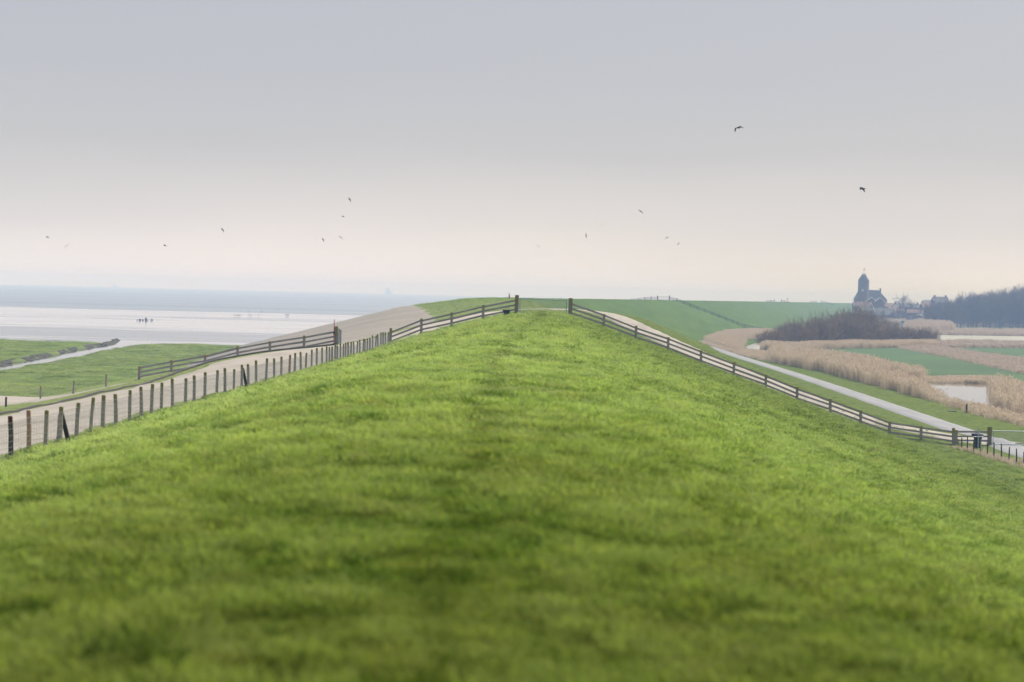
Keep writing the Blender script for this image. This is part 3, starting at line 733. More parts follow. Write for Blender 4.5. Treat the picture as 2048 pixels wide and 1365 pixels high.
BR = [(1893,811),(1955,831),(2048,855),(2200,900),(2200,888),(2048,845),(2010,832),(1985,826),(1940,818)]
RP = [(1994,774),(2003,770),(2032,785),(2060,800),(2200,850),(2200,880),(2060,838),(2020,825),(1996,812),(1993,790)]
reed_bed('reed_bed', [[FR, 1.0], [FL, .36], [FT, .65], [FU, .35], [BK, 1.0], [BL, .28], [LF, .8], [BF, .8], [BR, .42], [RP, .85]], 5.0, 1.35, 2.05, M['reed'], reedp, 'pale dry reeds lining the ditch beside the toe road')
far_p = [tuft(330+k, 26, .8, 1.0, .05, .22, M['reedgrey'], .4, nm='far_reed_clump') for k in range(4)]
farA = [(1862,686),(2048,688),(2300,692),(2300,701),(2048,697),(1862,695)]
farB = [(1885,662.5),(2048,665),(2300,668),(2300,677),(2048,673),(1885,671)]
farC = [(1752,641),(1835,641),(1845,646),(1800,650),(1752,648)]
farD = [(1812,656),(1850,650),(1900,655),(1905,668),(1860,670),(1815,664)]
farE = [(1890,650),(2300,656),(2300,659),(1890,653)]
reed_bed('far_reed_fringe', [[farA, .5], [farB, .7], [farC, 1.2], [farD, 1.5], [farE, .8]], 1.3, 1.4, 2.3, M['reedgrey'], far_p, 'greyish reed fringes between the far fields')
strip_p = [tuft(360+k, 22, .35, .55, .03, 1.0, M['reedgrey'], .2, nm='rough_growth_clump') for k in range(4)]
reed_bed('rough_growth', [[(1785,694),(1880,695.5),(1930,704),(1990,713),(2048,722),(2200,745),(2200,778),(2048,748),(1990,736),(1900,716),(1830,703)]], 2.2, .7, 1.6, M['reedgrey'], strip_p, 'dead greyish rough growth in a strip between two green fields')

# ---------------------------------------------------------------- fences
def post_mesh(wd, dp, ht, mat, bury=0.35, name='post'):
    mb = MB(); b = 0.012
    i = 0; n = [(-1, -1), (1, -1), (1, 1), (-1, 1)]
    for z, k in ((-bury, 1), (ht-0.03, 1), (ht, .82)):
        for a, c in n: mb.v.append((a*wd/2*k, c*dp/2*k, z))
    for l in range(2):
        for j in range(4):
            j2 = (j+1) % 4; mb.f.append((l*4+j, l*4+j2, l*4+4+j2, l*4+4+j))
    mb.f += [(3, 2, 1, 0), (8, 9, 10, 11)]
    return mb.mesh(name, mat)
PM = post_mesh(.20, .16, 1.2, M['post']); GM = post_mesh(.30, .28, 1.5, M['gatepost'], name='gate_post')
PMT = post_mesh(.22, .18, 1.42, M['post'])
PMF = post_mesh(.22, .18, 1.25, M['postdark'])
rf = random.Random(5)
def rail(parent, a, b, wd=.045, ht=.15):
    a, b = Vector(a), Vector(b); L = (b-a).length
    if a.y+parent.location.y > 400: ht = .125
    far_ = a.y+parent.location.y > 400
    mb = MB(); mb.beam((0, 0, 0), (L+.06, 0, 0), wd, ht*rf.uniform(.92, 1.08))
    o = mb.build('rail', M['raildark'] if far_ else M['rail'], parent, a); o.rotation_euler = (b-a).to_track_quat('X', 'Z').to_euler(); return o
def rail_fence(xs, d, label, cat='fence', first=None, last=None, side=.11, heights=(.34, .70, 1.06), kick=None, name='rail_fence', bay_skip=(), group=None, yj=None, sub=1.0):
    pts = []
    for i, px in enumerate(xs):
        dd = d if not callable(d) else d(px)
        x = P(px, 700, dd)[0]
        for _ in range(3):
            z = float(ground_any(np.array([x]), np.array([dd]))[0])
            # keep the pixel column true at that height (roll)
            r = np.array([x, dd, z-EYE]); cz = M3.T @ r; pxx = 1024+cz[0]/-cz[2]*FPX
            x += (px-pxx)/FPX*dd
        pts.append(Vector((x, dd, z)))
    root = empty(name, pts[0]); tag(root, label, cat, group)
    if d is not None and not callable(d) and d < 200: FEET.extend(pts)
    for i, p_ in enumerate(pts):
        me = PM if pts[0].y < 400 else PMF
        if i == 0 and first: me = first
        if i == len(pts)-1 and last: me = last
        o = new_obj('post', me, root, p_-pts[0]); o.rotation_euler = (rf.uniform(-.025, .025), rf.uniform(-.03, .03), rf.uniform(-.08, .08))
        s_ = rf.uniform(.96, 1.04) if me is PM else 1; o.scale = (1, 1, s_)
    for i in range(len(pts)-1):
        if i in bay_skip: continue
        for k, h in enumerate(heights):
            off = Vector((0, side, 0))
            a = pts[i]-pts[0]+off+Vector((-.03, 0, h+rf.uniform(-.02, .02))); b = pts[i+1]-pts[0]+off+Vector((.03, 0, h+rf.uniform(-.02, .02)))
            rail(root, a, b)
        if kick and i in kick:
            a = pts[i]-pts[0]+Vector((0, side, .02)); b = pts[i+1]-pts[0]+Vector((0, side, .02)); rail(root, a, b, .05, .13)
    return root, pts
FD = 160.0
FEET = []
rail_fence([1140,1207,1271,1336,1402,1467,1531,1594,1660,1721,1778,1842,1907], FD, 'long weathered three-rail fence descending the landward slope beside the pale ramp', first=GM, last=PMT, kick={10, 11})
rail_fence([1033,966,903,842.5,780], FD, 'short weathered three-rail fence from the crest gate down to the mesh fence corner', first=GM, last=PMT, kick={0, 1, 2})
rail_fence([673,608,540,475,410,343,278], FD, 'weathered three-rail fence on the seaward side running down towards the salt marsh', first=GM)
rail_fence([1912,1979], FD+1.2, 'short three-rail fence panel behind the black litter bin', last=GM)

# loose stakes beyond the low end of the sea side fence
for px, tp, bt, h, lb in ((212,748,777,1.18,'single grey stake standing just beyond the low end of the seaward rail fence'), (146.5,763,792,1.15,'single grey stake at the upper verge of the marsh track'), (81,777,805,1.1,'single grey stake between the marsh track and the berm road kerb'), (12,792,810,.75,'short dark stake in the grass patch below the marsh track')):
    dd = FD+2 if px > 20 else 150
    x = P(px, bt, dd)[0]; z = float(ground_any(np.array([x]), np.array([dd]))[0])
    mb = MB(); mb.tube([(0, 0, -.3), (0, 0, h*.6), (.01, 0, h)], [.085, .08, .075], 8)
    o = mb.build('stake', M['post'] if px > 20 else M['stakeblack'], None, (x, dd, z)); o.rotation_euler = (0, rf.uniform(-.04, .04), 0)
    tag(o, lb, 'stake', 'loose stakes at the marsh edge')

# mesh fence along the berm
MFX = [-60,-14,23,60,92,120,153,180,205,232,259,283,305,325,348,373,391,412,435,452,469,485,498.5,513.6,533.4,549.5,563.7,579.6,590.5,602.6,612,624,634,644.4,654,659.5,664.5,670.3,675.3,681.3,687,691.5,697,702,708,714.5,720,726,730,735,740,745.5,751,756,761.5,766,771,775.5]
def fence_depth(px):
    best = None
    for _ in range(1):
        d = np.linspace(30, 172, 1500); r = ray(px, 700 if px > 300 else 860)
        xf = np.interp(d, [30, 53, 100, 161], [-13.5, -13.3, -12.2, -9.9])
        k = np.argmin(np.abs(r[0]/r[1]*d-xf)); return d[k], xf[k]
root = None; tops = []
for i, px in enumerate(MFX):
    d, x = fence_depth(px)
    if px == 775.5: d, x = 159.6, P(776, 680, 159.6)[0]
    z = Hs(x, d)
    if root is None:
        root = empty('mesh_fence', (x, d, z)); tag(root, 'long sheep-mesh fence of round grey poles along the seaward grass edge', 'fence'); o0 = Vector((x, d, z))
    h = 1.16*rf.uniform(.95, 1.05); r_ = rf.uniform(.058, .07)
    mt = M['pole']
    if i == 2: mt = M['poledark']
    if i in (3, 27, 30, 41): mt = M['poletan']
    lx = rf.uniform(-.05, .05); ly = rf.uniform(-.04, .04)
    if i == 2: lx = -.045
    if i == 3: lx = -.04
    if i == 7: lx = .09
    if i == 9: lx = -.06
    mb = MB(); mb.tube([(0, 0, -.3), (lx*.5, ly*.5, h*.55), (lx, ly, h-.02), (lx, ly, h)], [r_*1.04, r_, r_*.96, r_*.7], 9)
    o = mb.build('pole', mt, root, Vector((x, d, z))-o0, smooth=False)
    if i in (5, 21):
        mb = MB(); mb.tube([(.95*.22+.05, .35, -.2), (0.02, .07, h*.86)], [.075, .06], 8)
        mb.build('brace', M['poledark'], root, Vector((x, d, z))-o0)
    if i == 5:
        mb = MB(); mb.tube([(-.17, .5, -.2), (-0.02, .07, h*.8)], [.06, .05], 8); mb.build('brace', M['pole'], root, Vector((x, d, z))-o0)
    tops.append((Vector((x, d, z))-o0, lx, ly))
mb = MB()
def wire(a, b, r_): mb.tube([a, b], r_, 3, False)
for i in range(len(tops)-1):
    (a, ax, ay), (b, bx, by) = tops[i], tops[i+1]
    for h in (.08, .2, .33, .48, .64, .81, .98):
        wire(a+Vector((.07, 0, h)), b+Vector((.07, 0, h)), .0055)
    L = (b-a).length; n = max(1, int(L/.16))
    for k in range(n):
        q = a.lerp(b, (k+.5)/n)+Vector((.07, 0, 0)); wire(q+Vector((0, 0, .08)), q+Vector((0, 0, .98)), .0045)
mb.build('wire_mesh', M['wire'], root)
FEET.extend([o0+a for a, _, _ in tops])
fp = np.repeat(np.array([tuple(v) for v in FEET]), 7, 0); n = len(fp)
fp[:, 0] += rs.normal(0, .16, n); fp[:, 1] += rs.normal(-.05, .16, n); fp[:, 2] = H(fp[:, 0], fp[:, 1])
fs = .9+.9*rs.rand(n)
scatter('fence_foot_grass', [tuft(390+k, 24, .10, .13, .009, .9, M['blade'], nm='foot_tuft') for k in range(3)], fp, np.stack([rs.normal(0, .1, n), rs.normal(0, .1, n), rs.rand(n)*6.283], 1), np.repeat(fs[:, None], 3, 1), rs.randint(0, 3, n), 'longer grass tufts left standing round the fence feet', 'grass', .1+.5*rs.rand(n))

# ---------------------------------------------------------------- gates
def mesh_gate(name, a, b, h, label, hinge=None, n=26, frame=.03, mat='steelblue', rows=6, lift=.12):
    a, b = Vector(a), Vector(b); root = empty(name, a); tag(root, label, 'gate'); v = b-a
    up = Vector((0, 0, 1))
    c = [up*lift, v+up*lift, v+up*h, up*h]
    for k in range(4):
        q = MB(); q.tube([c[k], c[(k+1) % 4]], frame, 8); q.build('frame_tube', M[mat], root)
    q = MB()
    for k in range(1, n):
        p_ = v*(k/n); q.tube([p_+up*lift, p_+up*h], .0075, 4, False)
    for k in range(1, rows):
        z = lift+(h-lift)*k/rows; q.tube([up*z, v+up*z], .006, 4, False)
    q.build('wire_panel', M['wire'] if mat == 'steelblue' else M['steel'], root)
    for z in (lift+.12, h-.12):
        q = MB(); q.box((.0, 0, z), (.12, .06, .05)); q.build('hinge', M[mat], root, hinge or (0, 0, 0))
    return root
ga = P(1039.5, 627, FD); gb = P(1132.5, 630.5, FD)
za, zb = Hs(ga[0], FD), Hs(gb[0], FD)
mesh_gate('crest_gate', (ga[0], FD, za), (gb[0], FD, zb), 1.22, 'closed steel mesh gate on the dike crest between two mossy posts', n=40)
ga = P(1986, 880, FD+1.2); z = Hs(ga[0], FD+1.2)
mesh_gate('road_gate', (ga[0], FD+1.2, z), (ga[0]+4.4, FD+1.2, z+.02), 1.18, 'galvanised mesh gate across the grey toe road', n=46, frame=.035, mat='steel', rows=8)
ga = P(677.5, 688, FD+.3); z = Hs(ga[0], FD+.3); xe = P(681.8, 688, FD+4.2)[0]
mesh_gate('berm_gate', (ga[0], FD+.3, z), (xe, FD+4.2, Hs(xe, FD+4.2)), 1.28, 'open blue-grey mesh gate swung back from the tall mossy post', n=26, frame=.04)
# red pole beside that post
x = P(667.5, 690, FD-.25)[0]; z = Hs(x, FD-.25)
pr = empty('red_pole', (x, FD-.25, z)); tag(pr, 'thin red pole fixed upright beside the tall mossy gate post', 'pole')
mb = MB(); mb.tube([(0, 0, -.2), (0, 0, 2.05)], .03, 8); mb.build('shaft', M['red'], pr)
mb = MB(); mb.box((0, -.03, .95), (.11, .09, .22)); mb.build('clamp', M['black'], pr)
# black trough at the rail fence near the crest gate
x = P(1013, 628, FD-.5)[0]; z = Hs(x, FD-.5)
tb = empty('trough', (x, FD-.5, z)); tag(tb, 'small black plastic drinking trough under the rails beside the crest gate', 'trough')
mb = MB(); mb.tube([(0, 0, -.03), (0, 0, .30), (0, 0, .36)], [.16, .30, .31], 12); mb.build('bowl', M['black'], tb)
mb = MB(); mb.tube([(0, 0, .36), (0, 0, .40)], [.34, .34], 12); mb.build('rim', M['black'], tb)
# pale stone by the post
# red marker on the far crest
q = P(1018.5, 597, 372); z = Hs(q[0], 372)
mk = empty('marker_post', (q[0], 372, z-.1)); tag(mk, 'red marker post with forked dark top on the far crest', 'post')
mb = MB(); mb.box((0, 0, .35), (.26, .14, .9)); mb.build('board', M['red'], mk)
for s_ in (-1, 1):
    mb = MB(); mb.tube([(s_*.06, 0, .75), (s_*.13, 0, 1.2)], [.045, .035], 6); mb.build('prong', M['poledark'], mk)

# litter bin and its steel post
BD = 158.6
q = P(1955, 897, BD); z = Hs(q[0], BD)
bn = empty('litter_bin', (q[0], BD, z)); tag(bn, 'black litter bin with wide domed lid behind a steel cross post', 'litter bin')
mb = MB(); mb.tube([(0, 0, .02), (0, 0, .45), (0, 0, .82), (0, 0, .95)], [.24, .27, .33, .42], 16); mb.build('body', M['black'], bn, smooth=False)
mb = MB(); mb.tube([(0, 0, .93), (0, 0, 1.0), (0, 0, 1.12), (0, 0, 1.18)], [.46, .52, .40, .18], 16); mb.build('lid', M['black'], bn)
mb = MB(); mb.box((-.40, 0, 1.1), (.22, .30, .07)); mb.build('lid_flap', M['black'], bn)
q = P(1956, 897, BD-.7); z = Hs(q[0], BD-.7)
cp = empty('steel_post', (q[0], BD-.7, z)); tag(cp, 'pale galvanised steel post with a crossbar in front of the bin', 'post')
mb = MB(); mb.tube([(0, 0, -.2), (0, 0, 1.55)], .045, 8); mb.build('upright', M['steel'], cp)
mb = MB(); mb.tube([(-.42, -.05, .93), (.40, -.05, .93)], .035, 8); mb.build('crossbar', M['steel'], cp)
mb = MB(); mb.box((0, -.02, 1.56), (.11, .11, .10)); mb.build('cap', M['steel'], cp)
# white tag on the rail
q = P(1854, 861, FD-.05)
mb = MB(); mb.box((0, 0, 0), (.14, .02, .15)); o = mb.build('tag_plate', M['white'], None, (q[0], FD+.07, q[2]))
tag(o, 'small white tag plate nailed to the top rail near the litter bin', 'tag')

# short wire fence at the dike toe
sp = [(1917,880.5,897),(1923.8,875,897),(1934.8,875,904),(1947.8,877.6,903),(1961,880.5,910),(1974.3,877.6,917),(1987.6,893,923),(2002.6,898,929.5),(2017.3,904,932),(2032.9,908,937),(2047.6,915,941.5),(2064,921,948),(2081,928,955)]
tf = None; prev = []
for i, (px, tp, bt) in enumerate(sp):
    d = 157.5-i*1.55; x = P(px, bt, d)[0]; z = Hs(x, d); h = (bt-tp)/FPX*d+.05
    h = min(h, 1.2)
    if tf is None:
        tf = empty('toe_fence', (x, d, z)); tag(tf, 'low wire fence of thin dark stakes along the dike toe by the litter bin', 'fence'); o0 = Vector((x, d, z))
    mb = MB(); lx = rf.uniform(-.05, .05); mb.tube([(0, 0, -.3), (lx*.5, 0, h*.5), (lx, 0, h)], [.055, .052, .045], 7)
    mb.build('stake', M['stakeblack'] if i not in (0, 4) else M['post'], tf, Vector((x, d, z))-o0); prev.append(Vector((x, d, z))-o0)
mb = MB()
for a, b in zip(prev, prev[1:]):
    for h in (.3, .6, .9): mb.tube([a+Vector((0, 0, h)), b+Vector((0, 0, h))], .005, 3, False)
mb.build('wire', M['wire'], tf)
# tussocks of dead grass along the toe fence
n = 190; k = rs.rand(n)*12; dd = 157.5-k*1.55; xs_ = np.interp(k, range(13), [o0[0]+v[0] for v in prev])+rs.normal(.1, .5, n); dd = dd-np.abs(rs.normal(0, .4, n))
tp_ = [tuft(380+k_, 26, .22, .45, .02, 1.1, M['reed'], nm='dead_grass_clump') for k_ in range(3)]
scatter('dead_grass', tp_, np.stack([xs_, dd, H(xs_, dd)], 1), np.stack([rs.normal(0, .15, n), rs.normal(0, .15, n), rs.rand(n)*6.28], 1), np.repeat((.35+.55*rs.rand(n))[:, None], 3, 1), rs.randint(0, 3, n), 'straw-coloured dead grass tufts along the toe fence', 'grass')

# marker posts along the verge, drain cover, patch on the road
for px, bt, h, lb in ((1697,755.5,.85,'short dark marker post on the verge midway along the toe road reeds'), (1933,826,.95,'dark marker post on the verge beside the round drain cover'), (1598,732,.55,'tiny dark marker post on the verge far along the toe road')):
    g = on_ground(px, bt, 150, 600)
    mb = MB(); mb.tube([(0, 0, -.3), (0, 0, h*.85), (0, 0, h)], [.10, .10, .07], 8); tag(mb.build('marker_post', M['stakeblack'], None, g), lb, 'post', 'dark marker posts on the road verge')
g = on_ground(1904, 823.5, 150, 400)
dc = empty('drain_cover', g); tag(dc, 'round dark drain cover set in the grass verge', 'drain cover')
mb = MB(); mb.tube([(0, 0, -.05), (0, 0, .06)], [.55, .5], 16); mb.build('ring', M['kerb'], dc)
mb = MB(); mb.tube([(0, 0, .06), (0, 0, .085)], [.40, .40], 16); mb.build('lid', M['black'], dc)
# ---------------------------------------------------------------- far dike fences
def far_fence(xs, d, label, spacing_first=True, **kw):
    return rail_fence(xs, d, label, **kw)
FGM = post_mesh(.34, .30, 1.6, M['postdark'], name='gate_post'); 
rail_fence([1315,1302,1289,1275.5,1263], 705, 'far rail fence dropping seaward from the gate on the far crest', first=FGM, name='far_rail_fence')
rail_fence([1339,1353.5,1367.5,1381,1395,1409.5,1424,1438,1452,1465.5,1475,1489.5,1505,1521.5], 705, 'far rail fence descending the green landward slope of the far dike', first=FGM, name='far_rail_fence')
ga = P(1317, 598, 705); gb = P(1337, 598, 705)
mesh_gate('far_crest_gate', (ga[0], 705, Hs(ga[0], 705)), (gb[0], 705, Hs(gb[0], 705)), 1.2, 'distant closed mesh gate on the far crest between two rail fences', n=16, frame=.05)
rail_fence([1549,1541,1533], 1180, 'small distant fence seaward of the third crest gate', first=FGM, name='distant_rail_fence')
rail_fence([1562.5,1570,1577.5], 1180, 'small distant fence landward of the third crest gate', first=FGM, name='distant_rail_fence')
rail_fence([1632,1626,1620], 1460, 'tiny faint fence seaward of the gate nearest the church', first=FGM, name='distant_rail_fence')
rail_fence([1643,1649,1655,1661,1667], 1460, 'tiny faint fence running down the dike slope towards the church', first=FGM, name='distant_rail_fence')
q = P(1574.5, 596, 1178); z = Hs(q[0], 1178)
sg = empty('crest_signpost', (q[0], 1178, z)); tag(sg, 'distant thin signpost standing on the far crest', 'signpost')
mb = MB(); mb.tube([(0, 0, -.2), (0, 0, 3.0)], .10, 6); mb.build('pole', M['post'], sg)
mb = MB(); mb.box((.25, 0, 2.4), (1.0, .1, .35)); mb.build('arm', M['post'], sg)
# post by the far road
g = PZ(1548, 657, PZL+.15); tag(MB().tube([(0, 0, -.3), (0, 0, 1.3)], .14, 6).build('far_road_post', M['post'], None, g), 'lone post beside the far bend of the road near the willow thicket', 'post')

# ---------------------------------------------------------------- trees
def grow(mb, rng, p, d, L, r0, depth, spec):
    nseg = 3 if depth > 0 else 2
    pts = [p]; dd = d.copy()
    for k in range(nseg):
        dd = (dd+Vector((rng.gauss(0, spec['wig']), rng.gauss(0, spec['wig']), rng.gauss(0, spec['wig'])+spec['up']*.25))).normalized()
        pts.append(pts[-1]+dd*(L/nseg))
    r1 = r0*.55 if depth > 0 else r0*.5
    mb.tube(pts, [r0+(r1-r0)*k/nseg for k in range(nseg+1)], 3 if depth < 2 else 5, False)
    if depth == 0: return
    n = spec['n'][depth]
    for k in range(n):
        q = rng.uniform(.25, 1.0); i = min(int(q*nseg), nseg-1); f = q*nseg-i
        b = pts[i].lerp(pts[i+1], f)
        a = rng.uniform(0, 6.283); sp = rng.uniform(*spec['ang'])
        e1 = dd.orthogonal().normalized(); e2 = dd.cross(e1)
        nd = (dd*math.cos(sp)+(e1*math.cos(a)+e2*math.sin(a))*math.sin(sp)).normalized()
        grow(mb, rng, b, nd, L*rng.uniform(*spec['len']), max(r0*(1-.5*q)*spec['rad'], spec['rmin']), depth-1, spec)
def tree_meshes(seed, h, spec, mat, nm):
    rng = random.Random(seed); tr = MB(); cr_ = MB()
    pts = [Vector((0, 0, -.3))]; d = Vector((0, 0, 1)); n = 5
    for k in range(n):
        d = (d+Vector((rng.gauss(0, .06), rng.gauss(0, .06), .1))).normalized(); pts.append(pts[-1]+d*(h*.72/n))
    r0 = h*.018; tr.tube(pts, [r0*(1-.11*k) for k in range(n+1)], 6)
    for k in range(spec['limbs']):
        q = rng.uniform(spec['low'], 1.0); i = min(int(q*n), n-1); b = pts[i].lerp(pts[i+1], q*n-i)
        a = rng.uniform(0, 6.283); sp = rng.uniform(.35, 1.05)
        nd = Vector((math.cos(a)*math.sin(sp), math.sin(a)*math.sin(sp), math.cos(sp)))
        grow(cr_, rng, b, nd, h*rng.uniform(.20, .27)*(.75+.45*q), r0*.42, 2, spec)
    return tr.mesh('trunk', mat), cr_.mesh('crown', mat)
TSPEC = dict(wig=.13, up=.22, n={2: 7, 1: 6}, ang=(.35, .95), len=(.45, .72), rad=.55, rmin=.03, limbs=26, low=.08)
forest_p = [tree_meshes(40+k, 15.0, TSPEC, M['barkgrey'], 'forest') for k in range(5)]
def put_tree(name, meshes, loc, s, rz, label, group=None):
    e = empty(name, loc, rz); e.scale = (s, s, s); tag(e, label, 'tree', group)
    new_obj('trunk', meshes[0], e); new_obj('crown', meshes[1], e); return e
# wood right of the village: rows stepping back, crown line rising to the right
fx = [1838,1860,1880,1900,1930,1960,1990,2048,2120,2250]; ft = [609,604,600,597,590,583,580,573,572,575]
r2 = random.Random(77)
for row, d in enumerate((1010, 1030, 1055, 1085, 1120)):
    px = 1848+row*5
    while px < 2215:
        top = np.interp(px, fx, ft)+r2.uniform(-3, 9)+(4-row)*1.6
        q = P(px, 650, d); zt = P(px, top, d)[2]
        hgt = max(3.5, zt-PZL); put_tree('bare_tree', forest_p[r2.randrange(5)], (q[0], d+r2.uniform(-10, 10), PZL), hgt/15.3, r2.uniform(0, 6.28), 'bare deciduous tree in the hazy wood beyond the fields', 'trees of the hazy wood')
        px += r2.uniform(9, 16)
# bare tree above the village roofs
q = P(1806, 640, 1150); put_tree('village_tree', forest_p[1], (q[0], 1150, PZL+2), (P(1806, 588, 1150)[2]-PZL-2)/15.3, .4, 'bare round-crowned tree rising above the village roofs')
q = P(1820, 640, 1152); put_tree('village_tree', forest_p[3], (q[0], 1152, PZL+2), (P(1820, 597, 1150)[2]-PZL-2)/15.3, 1.4, 'smaller bare tree beside the round-crowned village tree')
for k, px in enumerate((1748, 1766, 1786, 1815, 1828, 1838, 1850, 1862)):
    q = P(px, 640, 1090+k*6); put_tree('garden_tree', forest_p[k % 5], (q[0], 1090+k*6, PZL), r2.uniform(.36, .55), k, 'low bare garden tree in front of the village houses', 'garden trees of the village')
# willow thicket
def shrub_mesh(seed, h, spread, nst, mat):
    rng = random.Random(seed); st, tw = MB(), MB()
    spec = dict(wig=.14, up=.30, n={2: 7, 1: 6}, ang=(.25, .75), len=(.40, .62), rad=.5, rmin=.022)
    for k in range(nst):
        a = rng.uniform(0, 6.283); q = spread*math.sqrt(rng.random())
        b = Vector((q*.55*math.cos(a), q*.55*math.sin(a), -.2)); sp = rng.uniform(.08, .75)*(q/spread)**.6
        d = Vector((math.cos(a)*math.sin(sp), math.sin(a)*math.sin(sp), math.cos(sp)))
        L = h*rng.uniform(.62, .85)*(1-.2*(q/spread))
        st.tube([b, b+d*L*.3], [.10, .075], 5)
        grow(tw, rng, b+d*L*.28, d, L*.8, .07, 2, spec)
    return st.mesh('stems', mat), tw.mesh('twigs', mat)
shp = [shrub_mesh(60+k, 6.0, 4.2, 42, M['bark']) for k in range(4)]
def put_shrub(px, base, top, s_w, k, label, group, d=None):
    g = PZ(px, base, PZL); dd = d or g[1]; q = P(px, base, dd)
    h = P(px, top, dd)[2]-PZL; e = empty('willow_shrub', (q[0], dd, PZL), k*1.3); sz = h/5.9
    e.scale = (s_w, s_w, sz); tag(e, label, 'shrub', group)
    new_obj('stems', shp[k % 4][0], e); new_obj('twigs', shp[k % 4][1], e)
GRP = 'willow shrubs of the thicket'
for i, (px, base, top, sw) in enumerate([(1540,697,664,.85),(1556,696,656,.95),(1575,694,648,1.05),(1598,694,643,1.15),(1622,692,640,1.2),(1648,693,640,1.2),(1672,691,636,1.2),(1698,692,634,1.2),(1722,691,638,1.2),(1748,690,644,1.15),(1772,690,646,1.1),(1796,689,653,1.0),(1814,689,655,.9)]):
    put_shrub(px, base, top, sw, i, 'bare brown willow shrub massed in the thicket by the ditch', GRP)
for i, (px, base, top, sw) in enumerate([(1590,688,645,1.1),(1640,687,632,1.15),(1670,686,624,1.15),(1690,685,622,1.1),(1710,685,616,1.15),(1728,685,614,1.0),(1745,685,628,1.1),(1765,686,640,1.0)]):
    put_shrub(px, base, top, sw, i+2, 'taller bare willow shrub at the back of the thicket', 'taller willows of the thicket')
put_shrub(1843, 690, 656, .95, 1, 'separate bare willow shrub where the thicket meets the pale stubble field', 'shrubs beside the stubble field')
put_shrub(1858, 690, 660, .8, 3, 'separate bare willow shrub where the thicket meets the pale stubble field', 'shrubs beside the stubble field')

# ---------------------------------------------------------------- village
def gable_house(px, d, wd, ln, hw, hr, rz, roof, label, z0=PZL+1, wall='brick2', chim=1, white=True, name='village_house', zr=None):
    """wall block with pitched roof; ridge runs along local x"""
    q = P(px, 640, d); e = empty(name, (q[0], d, z0), rz); tag(e, label, 'house')
    mb = MB(); mb.prism([(-ln/2, -wd/2, -1), (-ln/2, wd/2, -1), (-ln/2, wd/2, hw), (-ln/2, 0, hr-.12), (-ln/2, -wd/2, hw)], (ln, 0, 0)); mb.build('wall', M[wall], e)
    mb = MB(); ov = .35; sl = (hr-hw)/(wd/2)
    for s_ in (-1, 1):
        mb.prism([(-ln/2-ov, 0, hr), (-ln/2-ov, s_*(wd/2+.4), hw-sl*.4), (-ln/2-ov, s_*(wd/2+.4), hw-sl*.4+.18), (-ln/2-ov, 0, hr+.2)], (ln+2*ov, 0, 0))
    ro = mb.build('roof', M[roof], e)
    for k in range(chim):
        mb = MB(); x = (ln/2-.9)*(1 if k == 0 else -1); mb.box((x, 0, hr+.35), (.9, .7, 1.5)); mb.build('chimney', M['brick2'], ro)
    if white:
        for sx_ in (-1, 1):
            mb = MB()
            for s_ in (-1, 1): mb.beam((sx_*(ln/2+ov+.06), 0, hr+.05), (sx_*(ln/2+ov+.06), s_*(wd/2+.3), hw-sl*.3+.05), .08, .32)
            mb.build('bargeboard', M['white'], e)
    nw = max(2, int(ln/2.8))
    for k in range(nw):
        x = -ln/2+(k+.5)*ln/nw
        f = MB().box((x, -wd/2-.04, hw*.52), (1.15, .12, 1.5)).build('window', M['white'], e); MB().box((x, -wd/2-.09, hw*.52), (.85, .10, 1.2)).build('pane', M['glass'], f)
    f = MB().box((ln/2+.04, 0, hw*.55), (.12, 1.1, 1.5)).build('window', M['white'], e); MB().box((ln/2+.09, 0, hw*.55), (.10, .8, 1.2)).build('pane', M['glass'], f)
    f = MB().box((-ln/2-.04, 0, hw*.55), (.12, 1.1, 1.5)).build('window', M['white'], e); MB().box((-ln/2-.09, 0, hw*.55), (.10, .8, 1.2)).build('pane', M['glass'], f)
    MB().box((ln/2-1.2, -wd/2-.04, 1.0), (1.0, .14, 2.0)).build('door', M['slate'], e)
    return e
def zpx(py, px, d): return P(px, py, d)[2]
def hh(px, d, wd, ln, ey, ry, rz, roof, label, z0=None, **kw):
    z0 = PZL+.6 if z0 is None else z0
    return gable_house(px, d, wd, ln, zpx(ey, px, d)-z0, zpx(ry, px, d)-z0, rz, roof, label, z0, **kw)
hh(1777, 1215, 7, 9.5, 614, 607, .05, 'tile', 'village house with red tiled ridge behind the dark-roofed farmhouse', chim=1)
hh(1812, 1205, 8, 15, 615, 608, -.04, 'slate', 'long grey-roofed row house between two chimneys', chim=2)
hh(1768, 1110, 10, 11, 630, 617.5, .0, 'slate', 'large dark hipped-roof barn in front of the church', chim=0)
hh(1743, 1120, 6, 7, 634, 629, 1.35, 'slate', 'low shed with white gable boards beside the dark barn', chim=0)
hh(1733, 1135, 6, 7, 622, 614, .25, 'slate', 'house below the church tower with pale gable', chim=1)
hh(1741, 1180, 6, 8, 603, 595, 1.45, 'slate', 'narrow house with white gable boards in front of the nave', chim=0, z0=PZL+3)
hh(1757, 1178, 6, 8, 604, 596, 1.5, 'slate', 'second narrow white-gabled house in front of the nave', chim=0, z0=PZL+3)
hh(1723, 1170, 6, 10, 612, 604.5, .1, 'tile', 'low red-roofed house at the foot of the church tower', chim=1, z0=PZL+2)
hh(1856, 1150, 7, 8, 615, 606.5, .15, 'tile', 'red-roofed cottage before the big house at the wood edge', chim=1)
hh(1879, 1185, 10, 8.5, 606, 594.5, .08, 'slate', 'tall house with two chimneys at the edge of the wood', chim=2)
hh(1857, 1190, 7, 7, 607, 601, .1, 'slate', 'lower slate-roofed wing house adjoining the tall two-chimney house', chim=0)
hh(1790, 1150, 6, 8, 622, 615.5, .3, 'tile', 'small red-roofed house next to the dark barn', chim=1)
